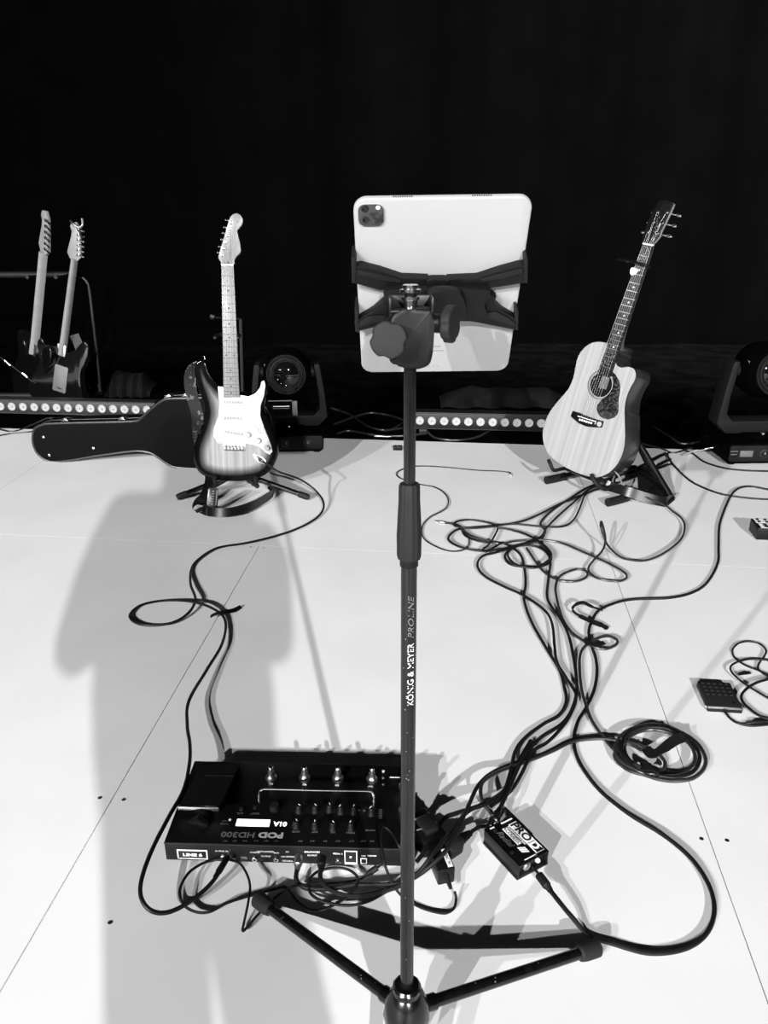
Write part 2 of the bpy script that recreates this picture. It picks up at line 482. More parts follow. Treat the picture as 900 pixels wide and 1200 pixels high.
# hub and legs
hubh = 0.03
bm = BM()
lathe(bm, [(r_, h_ + hubh) for r_, h_ in [(0.0115, 0.012), (0.024, 0.018), (0.033, 0.035), (0.036, 0.055), (0.033, 0.075), (0.026, 0.092), (0.0215, 0.098), (0.0215, 0.108), (0.0185, 0.112), (0.0115, 0.112)]], seg=12)
link_mesh('hub', bm, 'tube', stand)
bm = BM(); lathe(bm, [(0.0, 0.018), (0.011, 0.018), (0.013, 0.044), (0.0, 0.045)], seg=16); link_mesh('hub_cap', bm, 'black', stand)
inv = stand.matrix_world.inverted()
hubc = base + axis * 0.088
tips = [fl(301, 1053, 0.016), fl(701, 1110, 0.016)]
l0 = (tips[0] - base); l1 = (tips[1] - base); third = -(l0.normalized() + l1.normalized()); third.z = 0
tips.append(base + third.normalized() * 0.33 + Vector((0, 0, 0.016)))
for tp in tips:
    d = (tp - hubc); dn = d.normalized()
    a = hubc + dn * 0.028
    bm = BM(); tube(bm, [inv @ a, inv @ (tp - dn * 0.01)], 0.0098, 14)
    lg = link_mesh('leg', bm, 'tube', stand)
    bm = BM(); tube(bm, [inv @ (hubc + dn * 0.02), inv @ (hubc + dn * 0.05)], 0.0125, 12); link_mesh('leg_collar', bm, 'tube', stand)
    bm = BM()
    prof = [(0.0, 0.0), (0.012, 0.0), (0.0155, 0.004), (0.0155, 0.030), (0.0135, 0.042), (0.0105, 0.045), (0.0, 0.045)]
    lathe(bm, prof, inv @ axisM(tp, -dn), 18)
    o = link_mesh('rubber_foot', bm, 'knobgrey', lg)
    for k in range(6):
        q = hubc + dn * random.uniform(0.06, d.length - 0.05)
        up_ = Vector((0, 0, 1)) - dn * dn.z; up_.normalize(); side = dn.cross(up_)
        aa = random.uniform(-0.9, 0.9); nn = up_ * math.cos(aa) + side * math.sin(aa)
        bm = BM(); lathe(bm, [(0.0, -0.0002), (random.uniform(.0006, .0013), 0), (0.0, 0.0003)], inv @ axisM(q + nn * 0.0098, nn), 6)
        link_mesh('paint_chip', bm, 'greyprint', lg)

# ------------------------------------------------------------ tablet
SCALE_T = 1.06
zt, zb = .1785 * SCALE_T * FPX / 212, .1785 * SCALE_T * FPX / 170.3
TT, TB = atD(519, 232, zt), atD(509, 436, zb)
yv = (TT - TB).normalized()
xv = Vector((1, 0, 0)); xv = (xv - yv * xv.dot(yv)).normalized()
nv_ = xv.cross(yv).normalized()        # towards the viewer
TM = Matrix((xv, yv, nv_)).transposed().to_4x4(); TM.translation = TB
TH = (TT - TB).length; TW = .1785 * SCALE_T
tablet = thing('tablet', 'large silver tablet seen from its back, clamped upright on the stand', 'tablet', TM)
TI = TM.inverted()
def tl(px, py, off=0.0):
    p = TI @ hit(px, py, TB + nv_ * off, nv_); return (p.x, p.y)
xc = (tl(413.6, 232)[0] + tl(625, 232)[0]) / 2
M['alu'] = mat('tablet_aluminium', 0.33, 0.5, spec=0.4, noise=0.01, nscale=500)
M['screen'] = mat('tablet_screen_glass', 0.01, 0.05, coat=1.0)
bm = BM(); prism(bm, rrect(xc, TH / 2, TW, TH, 0.015, 8), -0.0072, 0.0, 0.0018, None, 3); link_mesh('back_shell', bm, 'alu', tablet)
bm = BM(); prism(bm, rrect(xc, TH / 2, TW - 0.004, TH - 0.004, 0.013, 8), -0.0082, -0.0072); link_mesh('screen', bm, 'screen', tablet)
ca, cb_ = tl(420.5, 264), tl(449.5, 238.5)
ccx, ccy, cw, ch = (ca[0] + cb_[0]) / 2, (ca[1] + cb_[1]) / 2, cb_[0] - ca[0], cb_[1] - ca[1]
M['cambump'] = mat('camera_glass_dark', 0.025, 0.2, coat=0.8)
bm = BM(); prism(bm, rrect(ccx, ccy, cw + 0.0016, ch + 0.0016, 0.008), 0.0, 0.0008, 0.0003); bumpo = link_mesh('camera_rim', bm, 'alu', tablet)
bm = BM(); prism(bm, rrect(ccx, ccy, cw, ch, 0.0072), 0.0008, 0.0022, 0.0004); bumpo = link_mesh('camera_module', bm, 'cambump', tablet)
for (x, y, r, m) in ((427.5, 244.5, 0.0042, 'glass'), (428.5, 257.5, 0.0036, 'glass')):
    q = tl(x, y, 0.0022)
    bm = BM(); lathe(bm, [(r, 0.0021), (r, 0.0029), (r * 0.86, 0.0031), (r * 0.5, 0.0028), (0, 0.0027)], Matrix.Translation((q[0], q[1], 0)), 20); link_mesh('lens', bm, m, bumpo)
q = tl(443, 243.2, 0.0022); bm = BM(); lathe(bm, [(0.0023, 0.0021), (0.0023, 0.0026), (0, 0.0027)], Matrix.Translation((q[0], q[1], 0)), 16); link_mesh('flash', bm, 'white', bumpo)
q = tl(442.5, 253, 0.0022); bm = BM(); lathe(bm, [(0.0028, 0.0021), (0.0028, 0.0024), (0, 0.0024)], Matrix.Translation((q[0], q[1], 0)), 16); link_mesh('depth_sensor', bm, 'cambump', bumpo)
q = tl(444, 259.5, 0.0022); bm = BM(); lathe(bm, [(0.0006, 0.0021), (0.0006, 0.0025), (0, 0.0025)], Matrix.Translation((q[0], q[1], 0)), 8); link_mesh('microphone_hole', bm, 'darkprint', bumpo)
for a, b in ((460, 484), (553, 577)):   # speaker slots along the top edge
    x0, x1 = tl(a, 232)[0], tl(b, 232)[0]
    bm = BM()
    for k in range(9):
        x = x0 + (x1 - x0) * (k + 0.5) / 9; box(bm, (x, TH, -0.0036), (0.0013, 0.0006, 0.0026), 0.0002)
    link_mesh('speaker_slots', bm, 'darkprint', tablet)
for (a, b, y) in ((508, 516, 406), (508, 520, 411)):
    q0, q1 = tl(a, y), tl(b, y); bm = BM(); box(bm, ((q0[0] + q1[0]) / 2, q0[1], 0.0001), (q1[0] - q0[0], 0.0011, 0.0002)); link_mesh('fine_print', bm, 'greyprint', tablet)
bm = BM()
for k in range(3):
    q = tl(503 + 5 * k, 429); box(bm, (q[0], q[1], 0.0001), (0.002, 0.0008, 0.0002))
link_mesh('contact_dots', bm, 'greyprint', tablet)

# ------------------------------------------------------------ tablet holder clamped on the pole
holder = thing('tablet_holder', 'black plastic clamp holder with four hooked arms gripping the silver tablet', 'holder', TM)
def cz(x, y): return (390 + x / 3.6, 210 + y / 3.6)
def hpoly(name, pts, z0, z1, m='holder', bev=0.0012, parent=None, sm=0):
    L = [tl(*cz(*p), z1) for p in pts]
    if sm: L = smooth2(L, sm)
    bm = BM(); prism(bm, L, z0, z1, bev); return link_mesh(name, bm, m, parent or holder)
g = 0.0012
bp = hpoly('back_plate', [(222, 472), (300, 466), (655, 470), (664, 482), (660, 505), (640, 528), (642, 545), (652, 565), (650, 590), (636, 600), (240, 605), (228, 590), (245, 560), (240, 535), (216, 505), (214, 484)], 0.006, 0.020)
hpoly('slide_block', [(395, 430), (420, 425), (470, 425), (490, 430), (490, 470), (395, 470)], 0.004, 0.014)
for sgn_, arm, inner in ((-1, [(92, 372), (120, 368), (200, 388), (290, 418), (402, 422), (404, 462), (300, 470), (200, 470), (88, 440)], [(104, 384), (190, 402), (285, 428), (285, 440), (180, 426), (104, 404)]),
                         (1, [(812, 362), (780, 366), (700, 388), (610, 418), (480, 424), (480, 464), (600, 468), (700, 456), (815, 438)], [(800, 378), (710, 400), (625, 424), (625, 438), (715, 420), (800, 398)])):
    o = hpoly('arm', arm, g, 0.012)
    hpoly('arm_rib', inner, 0.012, 0.0145, 'bracket', 0.0006, o)
for arm, inner in (([(92, 606), (120, 588), (170, 556), (202, 528), (222, 512), (240, 520), (240, 600), (190, 622), (96, 646)], [(110, 604), (150, 580), (215, 575), (215, 596), (160, 612), (110, 626)]),
                   ([(784, 602), (760, 582), (715, 556), (682, 524), (690, 500), (655, 480), (640, 500), (630, 560), (560, 598), (600, 604), (782, 640)], [(770, 608), (740, 586), (690, 560), (640, 568), (625, 586), (700, 600), (770, 622)])):
    o = hpoly('arm', arm, g, 0.012)
    hpoly('arm_rib', inner, 0.012, 0.0142, 'bracket', 0.0006, o)
for pts in ([(78, 338), (92, 326), (100, 340), (98, 440), (80, 440)], [(806, 334), (818, 330), (824, 345), (822, 442), (806, 438)],
            [(92, 552), (100, 545), (108, 560), (112, 650), (94, 645)], [(766, 550), (776, 546), (784, 560), (782, 640), (768, 636)]):
    hpoly('hook', pts, -0.011, 0.013, 'rubber', 0.0015)
# tilt joint between plate and clamp
hpoly('ball_mount', [(400, 490), (520, 480), (560, 520), (560, 590), (500, 610), (400, 600)], 0.020, 0.034, 'holder', 0.004, None, 4)
# clamp around the pole: built upright about the pole axis
CM = axisM(pol(0, 380), axis)
ex = Vector((1, 0, 0)); ex = (ex - axis * ex.dot(axis)).normalized(); ey = axis.cross(ex)
CM = Matrix((ex, ey, axis)).transposed().to_4x4(); CM.translation = pol(0, 380)
CL = TI @ CM
def cpart(name, bm, m, parent=None):
    for v in bm.verts: v.co = CL @ v.co
    return link_mesh(name, bm, m, parent or holder)
CMI = CM.inverted()
def cl(px, py, off):   # picture point on the plane `off` in front of the pole axis -> clamp-local x,z
    p = CMI @ hit(px, py, CM.translation - ey * off, ey); return p.x, p.z
out = [cl(*cz(*p), 0.018) for p in [(262, 560), (290, 552), (380, 548), (425, 552), (428, 620), (425, 700), (414, 775), (380, 800), (340, 806), (300, 800), (268, 785), (240, 770), (236, 700), (236, 600)]]
bm = BM()
Rx = Matrix(((1, 0, 0, 0), (0, 0, 1, 0), (0, 1, 0, 0), (0, 0, 0, 1)))
prism(bm, smooth2(out, 3), -0.018, 0.014, 0.005, Rx, 3); cpart('clamp_body', bm, 'holder')
# U bracket (open box) above the clamp body
x0, z0 = cl(*cz(236, 556), 0.016); x1, z1 = cl(*cz(428, 512), 0.016)
for (c, d) in ((((x0 + 0.0015), 0, (z0 + z1) / 2), (0.003, 0.034, z1 - z0 + 0.006)), ((x1 - 0.0015, 0, (z0 + z1) / 2), (0.003, 0.034, z1 - z0 + 0.006)), (((x0 + x1) / 2, 0.016, (z0 + z1) / 2), (x1 - x0, 0.003, z1 - z0 + 0.006)), (((x0 + x1) / 2, 0, z0 - 0.001), (x1 - x0, 0.034, 0.003))):
    bm = BM(); box(bm, c, d, 0.001); cpart('bracket_wall', bm, 'bracket')
# chrome thread and nut on the pole top
xs, zs = cl(*cz(330, 480), 0.0)
bm = BM(); zt0 = cl(*cz(330, 520), 0)[1]; zt1 = cl(*cz(330, 442), 0)[1]; dz_ = zt1 - zt0
lathe(bm, [(0.0075, zt0), (0.0075, zt0 + dz_ * .12), (0.0095, zt0 + dz_ * .15), (0.0095, zt0 + dz_ * .32), (0.006, zt0 + dz_ * .36), (0.006, zt0 + dz_ * .5), (0.0115, zt0 + dz_ * .56), (0.0115, zt0 + dz_ * .72), (0.0085, zt0 + dz_ * .76), (0.0085, zt0 + dz_ * .95), (0.006, zt1), (0, zt1)], Matrix.Translation((0, 0, 0)), 20)
cpart('threaded_stud', bm, 'chrome')
bm = BM(); lathe(bm, [(0.0, z0 - 0.01), (0.0072, z0 - 0.01), (0.0072, zt0), (0, zt0)], None, 16); cpart('stud_core', bm, 'chrome')
# lobed front knob
def lobed(bm, c, d, r, t, n=5, depth=0.10, ph=0.0, upv=None):
    T = axisM(c, d)
    pts = []
    for k in range(60):
        a = 2 * PI * k / 60
        pts.append(((r * (1 - depth * max(0, math.cos(n * a + ph)) ** 2)) * math.cos(a), (r * (1 - depth * max(0, math.cos(n * a + ph)) ** 2)) * math.sin(a)))
    prism(bm, pts, 0, t, 0.0025, T, 3)
kc = cl(*cz(240, 684), 0.045)
rk = (cl(*cz(322, 684), 0.045)[0] - cl(*cz(160, 684), 0.045)[0]) / 2
bm = BM(); lobed(bm, (kc[0], -0.033, kc[1]), (-0.12, -1, 0.12), rk, 0.013, 4, 0.13, 0.9); cpart('clamp_knob', bm, 'knobgrey')
bm = BM(); tube(bm, [CMI @ (CM @ Vector((kc[0] + 0.004, -0.012, kc[1]))), Vector((kc[0], -0.036, kc[1]))], [0.014, 0.010], 14); cpart('knob_neck', bm, 'holder')
# side knob, seen nearly edge on
sc_ = cl(*cz(490, 610), 0.0)
rz = (cl(*cz(490, 532), 0)[1] - cl(*cz(490, 692), 0)[1]) / 2
bm = BM(); lobed(bm, (sc_[0] - 0.004, 0, sc_[1]), (1, -0.45, 0.0), rz, 0.011, 6, 0.10, 0.3); cpart('tilt_knob', bm, 'knobgrey')
bm = BM(); tube(bm, [Vector((0.012, 0.0, sc_[1] + 0.002)), Vector((sc_[0] - 0.002, 0, sc_[1]))], 0.0105, 14); cpart('knob_neck', bm, 'holder')
bm = BM(); box(bm, (0.014, 0.02, sc_[1] + 0.006), (0.02, 0.03, 0.024), 0.004); cpart('joint_block', bm, 'holder')

# ------------------------------------------------------------ guitars
def plane_frame(bpx, z, yaw, lean, tpx):
    """guitar face plane through the picked bottom point; local y = along the neck, z = out of the face"""
    n = Vector((-math.sin(yaw) * math.cos(lean), -math.cos(yaw) * math.cos(lean), math.sin(lean)))
    p0 = fl(bpx[0], bpx[1], z); p1 = hit(tpx[0], tpx[1], p0, n)
    y = (p1 - p0).normalized(); x = y.cross(n).normalized()
    Mx = Matrix((x, y, n)).transposed().to_4x4(); Mx.translation = p0
    return Mx, n, (p1 - p0).length

EM, En, EL = plane_frame((275, 563), 0.085, 0.03, math.radians(10), (267.2, 311))
EI = EM.inverted()
def el(px, py, off=0.0):
    p = EI @ hit(px, py, EM.translation + En * off, En); return (p.x, p.y)
SE = 1.08
eg = thing('electric_guitar', 'sunburst electric guitar with white pickguard on a low stand, facing forward', 'guitar', EM)

def edge_body(bm, outline, th, rings=(0.0, 0.006, 0.016, 0.03, 0.045, 0.06), dome=0.004):
    """top with an inset series so an 'edge' distance attribute can be stored; returns"""
    pass

def body_mesh(name, outline, z0, z1, bev, m, parent, edge=True, grid=0.006):
    """extruded body, top face cut to a grid so the burst can be stored per vertex"""
    bm = BM(); prism(bm, outline, z0, z1, bev, None, 3)
    if edge:
        xs = [p[0] for p in outline]; ys = [p[1] for p in outline]
        x = min(xs) + grid
        while x < max(xs):
            gm = bm.verts[:] + bm.edges[:] + bm.faces[:]
            bmesh.ops.bisect_plane(bm, geom=gm, plane_co=(x, 0, 0), plane_no=(1, 0, 0)); x += grid
        y = min(ys) + grid
        while y < max(ys):
            gm = bm.verts[:] + bm.edges[:] + bm.faces[:]
            bmesh.ops.bisect_plane(bm, geom=gm, plane_co=(0, y, 0), plane_no=(0, 1, 0)); y += grid
    o = link_mesh(name, bm, m, parent)
    if edge:
        me = o.data; at = me.attributes.new('edge', 'FLOAT', 'POINT')
        E = [(Vector(outline[i]), Vector(outline[(i + 1) % len(outline)])) for i in range(len(outline))]
        for i, v in enumerate(me.vertices):
            p = Vector((v.co.x, v.co.y)); best = 9
            for a, b in E:
                ab = b - a; t = max(0, min(1, (p - a).dot(ab) / max(ab.length_squared, 1e-12)))
                best = min(best, (p - a - ab * t).length)
            at.data[i].value = best / 0.075
            if v.co.z < z1 - bev * 1.2: at.data[i].value = 0.0
    return o

ebody_px = [(262, 455), (252, 447), (245, 437), (241, 425), (236.5, 421), (230, 424), (227.5, 432), (229.5, 447), (235, 463), (239, 478), (239, 488), (235, 502), (229, 517), (226.5, 530), (228, 545), (236, 556), (252, 562), (275, 564), (300, 561), (315, 553), (323.5, 538), (325, 524), (321, 508), (314, 493), (308.5, 480), (309.5, 468), (313, 457), (312.5, 448), (308.5, 444.5), (304.5, 448), (300, 457.5), (292, 462.5), (283, 462)]
ebody = smooth2([el(x, y) for x, y in ebody_px], 3)
TB_ = 0.045 * SE
body_mesh('body', ebody, -TB_, 0.0, 0.007, 'sunburst', eg)
pg_px = [(255.5, 452.6), (262.5, 453.5), (263.3, 464.8), (281.2, 464.8), (281.6, 462.8), (291, 464.6), (299.5, 461), (304.6, 454.8), (307, 446.8), (309.6, 446), (311, 452), (309.4, 463.4), (305.6, 475), (305, 486.5), (310, 502), (318, 522.6), (319.3, 529), (316, 532.7), (311, 530), (304, 523.5), (295, 520.5), (286.5, 519.7), (285, 516), (261, 516), (260.5, 519.7), (255, 519), (250.4, 511), (251, 501), (256, 488), (257.6, 473.5), (256, 462)]
bm = BM(); prism(bm, [el(x, y) for x, y in pg_px], 0.0003, 0.0025, 0.0006); link_mesh('pickguard', bm, 'pickguard', eg)
bm = BM()
for x, y in ((257.5, 454.5), (308.3, 449.5), (306.5, 468), (257, 486), (252.2, 501.5), (257.5, 517), (312, 512.5), (316, 530), (288, 518), (282.7, 464.9), (299, 498), (305.2, 497.5), (307.5, 507.5), (260, 470.5)):
    q = el(x, y); lathe(bm, [(0.0018, 0.002), (0.0018, 0.0031), (0, 0.0032)], Matrix.Translation((q[0], q[1], 0)), 8)
link_mesh('pickguard_screws', bm, 'darkprint', eg)
def obox(bm, a, b, w_, z0, z1, bev=0.0006):
    """rounded bar from local point a to b"""
    a, b = Vector(a), Vector(b); d = b - a; L = d.length; ang = math.atan2(d.y, d.x); mid = (a + b) / 2
    T = Matrix.Translation((mid.x, mid.y, 0)) @ Matrix.Rotation(ang, 4, 'Z')
    prism(bm, rrect(0, 0, L, w_, min(w_, L) * 0.45), z0, z1, bev, T)
    return T, L
for a, b in (((259.5, 470.6), (284, 471)), ((260, 489.4), (284.3, 489.7)), ((261, 504.6), (285, 509))):
    bm = BM(); T, L = obox(bm, el(*a), el(*b), 0.0155, 0.0022, 0.0075, 0.0012); o = link_mesh('pickup', bm, 'pearl', eg)
    bm = BM()
    for k in range(6):
        lathe(bm, [(0.0021, 0.007), (0.0021, 0.0083), (0, 0.0084)], T @ Matrix.Translation(((k - 2.5) * 0.0108, 0, 0)), 8)
    link_mesh('pole_pieces', bm, 'darkprint', o)
for x, y in ((291, 509.6), (303, 516.6), (313, 525)):
    q = el(x, y, 0.01); bm = BM()
    lathe(bm, [(0.0125, 0.0024), (0.0122, 0.006), (0.0098, 0.0085), (0.0092, 0.0155), (0.0082, 0.017), (0, 0.017)], Matrix.Translation((q[0], q[1], 0)), 20)
    link_mesh('control_knob', bm, 'pearl', eg)
bm = BM(); obox(bm, el(298.5, 497.5), el(305.8, 508), 0.0022, 0.0024, 0.0028, 0); link_mesh('switch_slot', bm, 'darkprint', eg)
q = el(302, 502.5); bm = BM(); tube(bm, [(q[0], q[1], 0.002), (q[0] + 0.002, q[1] + 0.002, 0.017)], [0.0022, 0.0032], 8); link_mesh('switch_tip', bm, 'pearl', eg)
# bridge
b0, b1 = el(261.5, 528), el(287.5, 516.3)
bm = BM(); box(bm, ((b0[0] + b1[0]) / 2, (b0[1] + b1[1]) / 2, 0.0015), (b1[0] - b0[0], b1[1] - b0[1], 0.003), 0.0006); br = link_mesh('bridge', bm, 'steel', eg)
for k in range(6):
    x = b0[0] + (b1[0] - b0[0]) * (0.12 + 0.76 * k / 5)
    bm = BM(); box(bm, (x, b0[1] + (b1[1] - b0[1]) * 0.42, 0.0055), (0.0098, (b1[1] - b0[1]) * 0.6, 0.006), 0.001); link_mesh('saddle', bm, 'chrome', br)
bm = BM(); box(bm, (b0[0] + (b1[0] - b0[0]) * .5, b0[1] + (b1[1] - b0[1]) * 0.06, 0.0045), ((b1[0] - b0[0]) * .86, 0.003, 0.004), 0.0005); link_mesh('saddle_gap', bm, 'darkprint', br)
# output jack
q = el(304.5, 538); T = Matrix.Translation((q[0], q[1], 0)) @ Matrix.Rotation(-0.62, 4, 'Z')
bm = BM(); prism(bm, disc_pts(0, 0, 0.033, 24, 0.0125), 0.0, 0.003, 0.001, T); jk = link_mesh('jack_plate', bm, 'chrome', eg)
bm = BM(); prism(bm, disc_pts(0.008, 0, 0.016, 20, 0.0075), 0.003, 0.0036, 0, T); link_mesh('jack_cup', bm, 'darkprint', jk)
bm = BM(); lathe(bm, [(0.0045, 0.0035), (0.0045, 0.008), (0.003, 0.008), (0.003, 0.003)], T @ Matrix.Translation((0.01, 0, 0)), 12); link_mesh('jack_nut', bm, 'chrome', jk)
# neck, fingerboard, frets, dots
nl, nr, ll, lr = el(260.1, 311), el(274.3, 311), el(262.8, 465.5), el(281.3, 465.5)
NUT = (nl[1] + nr[1]) / 2; SAD = el(274, 523)[1]; LS = NUT - SAD
def xw(y):
    t = (NUT - y) / (NUT - ll[1]); return nl[0] + (ll[0] - nl[0]) * t, nr[0] + (lr[0] - nr[0]) * t
bm = BM(); prism(bm, [nl, nr, lr, ll], 0.0045, 0.0115, 0.0012); link_mesh('fingerboard', bm, 'maple', eg)
bm = BM(); rings = []
for t in (0, .2, .4, .6, .8, 1):
    y = NUT + (ll[1] - NUT) * t; a, b = xw(y); r = (b - a) / 2; c = (a + b) / 2
    rings.append([bm.verts.new((c + r * math.cos(PI + PI * k / 8), y, 0.0045 + (0.021) * math.sin(PI + PI * k / 8))) for k in range(9)])
for A, B in zip(rings[:-1], rings[1:]):
    for k in range(8): bm.faces.new((A[k], A[k + 1], B[k + 1], B[k]))
    bm.faces.new((A[8], A[0], B[0], B[8]))
bm.faces.new(rings[0]); bm.faces.new(rings[-1][::-1]); link_mesh('neck', bm, 'maple', eg)
bm = BM(); box(bm, ((nl[0] + nr[0]) / 2, NUT + 0.001, 0.0095), (nr[0] - nl[0], 0.005, 0.008), 0.0005); link_mesh('nut', bm, 'white', eg)
for n in range(1, 22):
    y = NUT - LS * (1 - 2 ** (-n / 12)); a, b = xw(y)
    bm = BM(); box(bm, ((a + b) / 2, y, 0.0119), (b - a, 0.0022, 0.0014), 0.0003, seg=1); link_mesh('fret', bm, 'fretdark', eg)
def fy(n, L, nut): return nut - L * (1 - 0.5 * (2 ** (-n / 12) + 2 ** (-(n - 1) / 12)))
for n, dx in ((3, 0), (5, 0), (7, 0), (9, 0), (12, -.27), (12, .27), (15, 0), (17, 0), (19, 0), (21, 0)):
    y = fy(n, LS, NUT); a, b = xw(y)
    bm = BM(); lathe(bm, [(0.0036, 0.0112), (0.0036, 0.0118), (0, 0.0118)], Matrix.Translation(((a + b) / 2 + dx * (b - a), y, 0)), 12); link_mesh('position_dot', bm, 'darkprint', eg)
def hz(x, y): return (180 + x / 6, 240 + y / 6)
hs = [el(*hz(*p), -0.002) for p in [(482, 422), (474, 402), (457, 376), (460, 352), (480, 285), (505, 200), (530, 110), (547, 76), (577, 60), (610, 72), (628, 105), (620, 145), (590, 178), (592, 205), (603, 255), (613, 310), (612, 334), (582, 366), (568, 395), (565, 422)]]
bm = BM(); prism(bm, smooth2(hs, 2), -0.013, 0.001, 0.0015); hd = link_mesh('headstock', bm, 'maple', eg)
peg = [(545, 125), (532, 172), (518, 217), (505, 263), (492, 308), (482, 352)]
but = [(508, 103), (495, 155), (484, 195), (474, 240), (458, 291), (449, 333)]
for (a, b) in zip(peg, but):
    qa, qb = el(*hz(*a)), el(*hz(*b), -0.006)
    bm = BM(); lathe(bm, [(0.0062, 0.0008), (0.0062, 0.003), (0.0033, 0.0035), (0.0033, 0.010), (0, 0.0102)], Matrix.Translation((qa[0], qa[1], 0)), 12); t_ = link_mesh('tuning_post', bm, 'chrome', eg)
    bm = BM(); tube(bm, [(qa[0], qa[1], -0.014), (qb[0] + 0.004, qb[1], -0.014)], 0.0028, 8)
    tube(bm, [(qb[0] + .003, qb[1], -0.014), (qb[0], qb[1], -0.014), (qb[0] - .004, qb[1], -0.014)], [0.003, 0.0065, 0.004], 8); link_mesh('tuner_button', bm, 'chrome', t_)
q = el(*hz(588, 117)); bm = BM(); lathe(bm, [(0.0035, 0.0008), (0.0035, 0.004), (0, 0.004)], Matrix.Translation((q[0], q[1], 0)), 10); link_mesh('string_tree', bm, 'greyprint', eg)
q = el(*hz(526, 408)); bm = BM(); box(bm, (q[0], q[1], 0.0012), (0.006, 0.011, 0.0008), 0.0002); link_mesh('truss_rod_slot', bm, 'darkprint', eg)
q = el(*hz(578, 290)); text('headstock_lettering', 'Fender', 0.021, 'greyprint', eg, Matrix.Translation((q[0], q[1], 0.0013)) @ Matrix.Rotation(1.15, 4, 'Z'), shear=0.4)
q = el(*hz(528, 335)); text('headstock_lettering', '≈', 0.012, 'greyprint', eg, Matrix.Translation((q[0], q[1], 0.0013)) @ Matrix.Rotation(0.3, 4, 'Z'), shear=0.2)
for k in range(6):
    a, b = xw(NUT); x0 = a + (b - a) * (0.12 + 0.76 * k / 5); x1 = b0[0] + (b1[0] - b0[0]) * (0.12 + 0.76 * k / 5)
    qp = el(*hz(*peg[5 - k]))
    bm = BM(); tube(bm, [(qp[0], qp[1], 0.008), (x0, NUT, 0.0142), (x1, b0[1] + (b1[1] - b0[1]) * 0.5, 0.0125)], 0.00045, 5); link_mesh('guitar_string', bm, 'string', eg)
q = el(238.5, 419.5); bm = BM(); lathe(bm, [(0.0, -0.003), (0.003, -0.003), (0.003, 0.006), (0.0065, 0.008), (0.0065, 0.011), (0, 0.012)], axisM((q[0], q[1] - 0.004, -0.022), (-0.1, 1, 0)), 12); link_mesh('strap_button', bm, 'chrome', eg)

# strap on the electric guitar
def ribbon(bm, pts, wdir, w_, th=0.0025, n=6):
    P = catmull(pts, n); W = catmull([tuple(v) for v in wdir], n) if isinstance(wdir, list) else [Vector(wdir)] * len(P)
    rows = []
    for i, p in enumerate(P):
        t = (P[min(i + 1, len(P) - 1)] - P[max(0, i - 1)]).normalized(); wv = W[i].normalized(); wv = (wv - t * wv.dot(t)).normalized(); nn = t.cross(wv)
        ww = w_ if not isinstance(w_, list) else w_[min(len(w_) - 1, i // n)]
        rows.append([bm.verts.new(p + wv * (sx * ww / 2) + nn * (sz * th / 2)) for sx, sz in ((-1, -1), (1, -1), (1, 1), (-1, 1))])
    for a, b in zip(rows[:-1], rows[1:]):
        for k in range(4): bm.faces.new((a[k], a[(k + 1) % 4], b[(k + 1) % 4], b[k]))
    bm.faces.new(rows[0][::-1]); bm.faces.new(rows[-1])
def ew(px, py, off): return hit(px, py, EM.translation + En * off, En)
strap = thing('guitar_strap', 'patterned cloth strap hanging from the sunburst electric guitar onto the floor', 'strap', Matrix.Translation(fl(232, 597)))
SI = strap.matrix_world.inverted()
bm = BM(); pts = [ew(236, 422, -0.03), ew(225, 434, -0.03), ew(222.5, 448, -0.04), ew(226, 468, -0.05), ew(231, 485, -0.06), ew(232, 505, -0.075), ew(236, 530, -0.085)]
ribbon(bm, [SI @ p for p in pts], [(0.6, 0.4, 0.6), (1, 0.5, 0.1), (1, .5, 0), (1, .5, 0), (1, .4, 0.1), (1, .4, 0.1), (1, 0.4, 0)], 0.048)
link_mesh('webbing', bm, 'patterned', strap)
pts = [ew(240, 545, -0.09), ew(246, 560, -0.07), fl(240, 580, 0.04), fl(231, 592, 0.012), fl(236, 598, 0.022)]
bm = BM(); ribbon(bm, [SI @ p for p in pts], [(1, 0.2, 0), (1, 0.2, 0), (1, 0.3, 0.1), (0.8, .6, 0.2), (0.3, 1, 0.2)], 0.04); link_mesh('webbing', bm, 'leather', strap)
pts = [fl(230, 593, 0.006), fl(246, 600, 0.022), fl(270, 600, 0.026), fl(292, 594, 0.026), fl(308, 586, 0.024), fl(321, 576, 0.022), fl(316, 568, 0.02)]
bm = BM(); ribbon(bm, [SI @ p for p in pts], [(0.3, 0.8, 0.5), (0, 0.7, 0.9), (0, 0.4, 1), (0, 0.4, 1), (.1, 0.4, 1), (0.2, 0.5, 1), (0.4, 0.6, 0.8)], 0.036); link_mesh('webbing', bm, 'leather', strap)
bm = BM(); p = SI @ fl(234, 596, 0.014)
T = Matrix.Translation(p) @ Matrix.Rotation(-0.5, 4, 'Z') @ Matrix.Rotation(0.5, 4, 'X')
prism(bm, rrect(0, 0, 0.055, 0.03, 0.012), 0, 0.004, 0.001, T); link_mesh('strap_end', bm, 'pearl', strap)['label'] = 'cream leather end tab'
text('stitched_mark', 'W', 0.02, 'darkprint', strap, T @ Matrix.Translation((0, 0, 0.0042)) @ Matrix.Rotation(0.2, 4, 'Z'))
p = SI @ fl(249.5, 583, 0.06)
T = Matrix.Translation(p) @ Matrix.Rotation(0.1, 4, 'Y') @ Matrix.Rotation(1.2, 4, 'X')
bm = BM(); prism(bm, rrect(0, 0, 0.043, 0.078, 0.01), 0, 0.005, 0.0012, T); tb = link_mesh('strap_end', bm, 'leather', strap)
bm = BM()
for k in range(6): box(bm, T @ Vector((0, -0.027 + 0.0105 * k, 0.0055)), (0.010, 0.004, 0.001), 0, T.to_3x3())
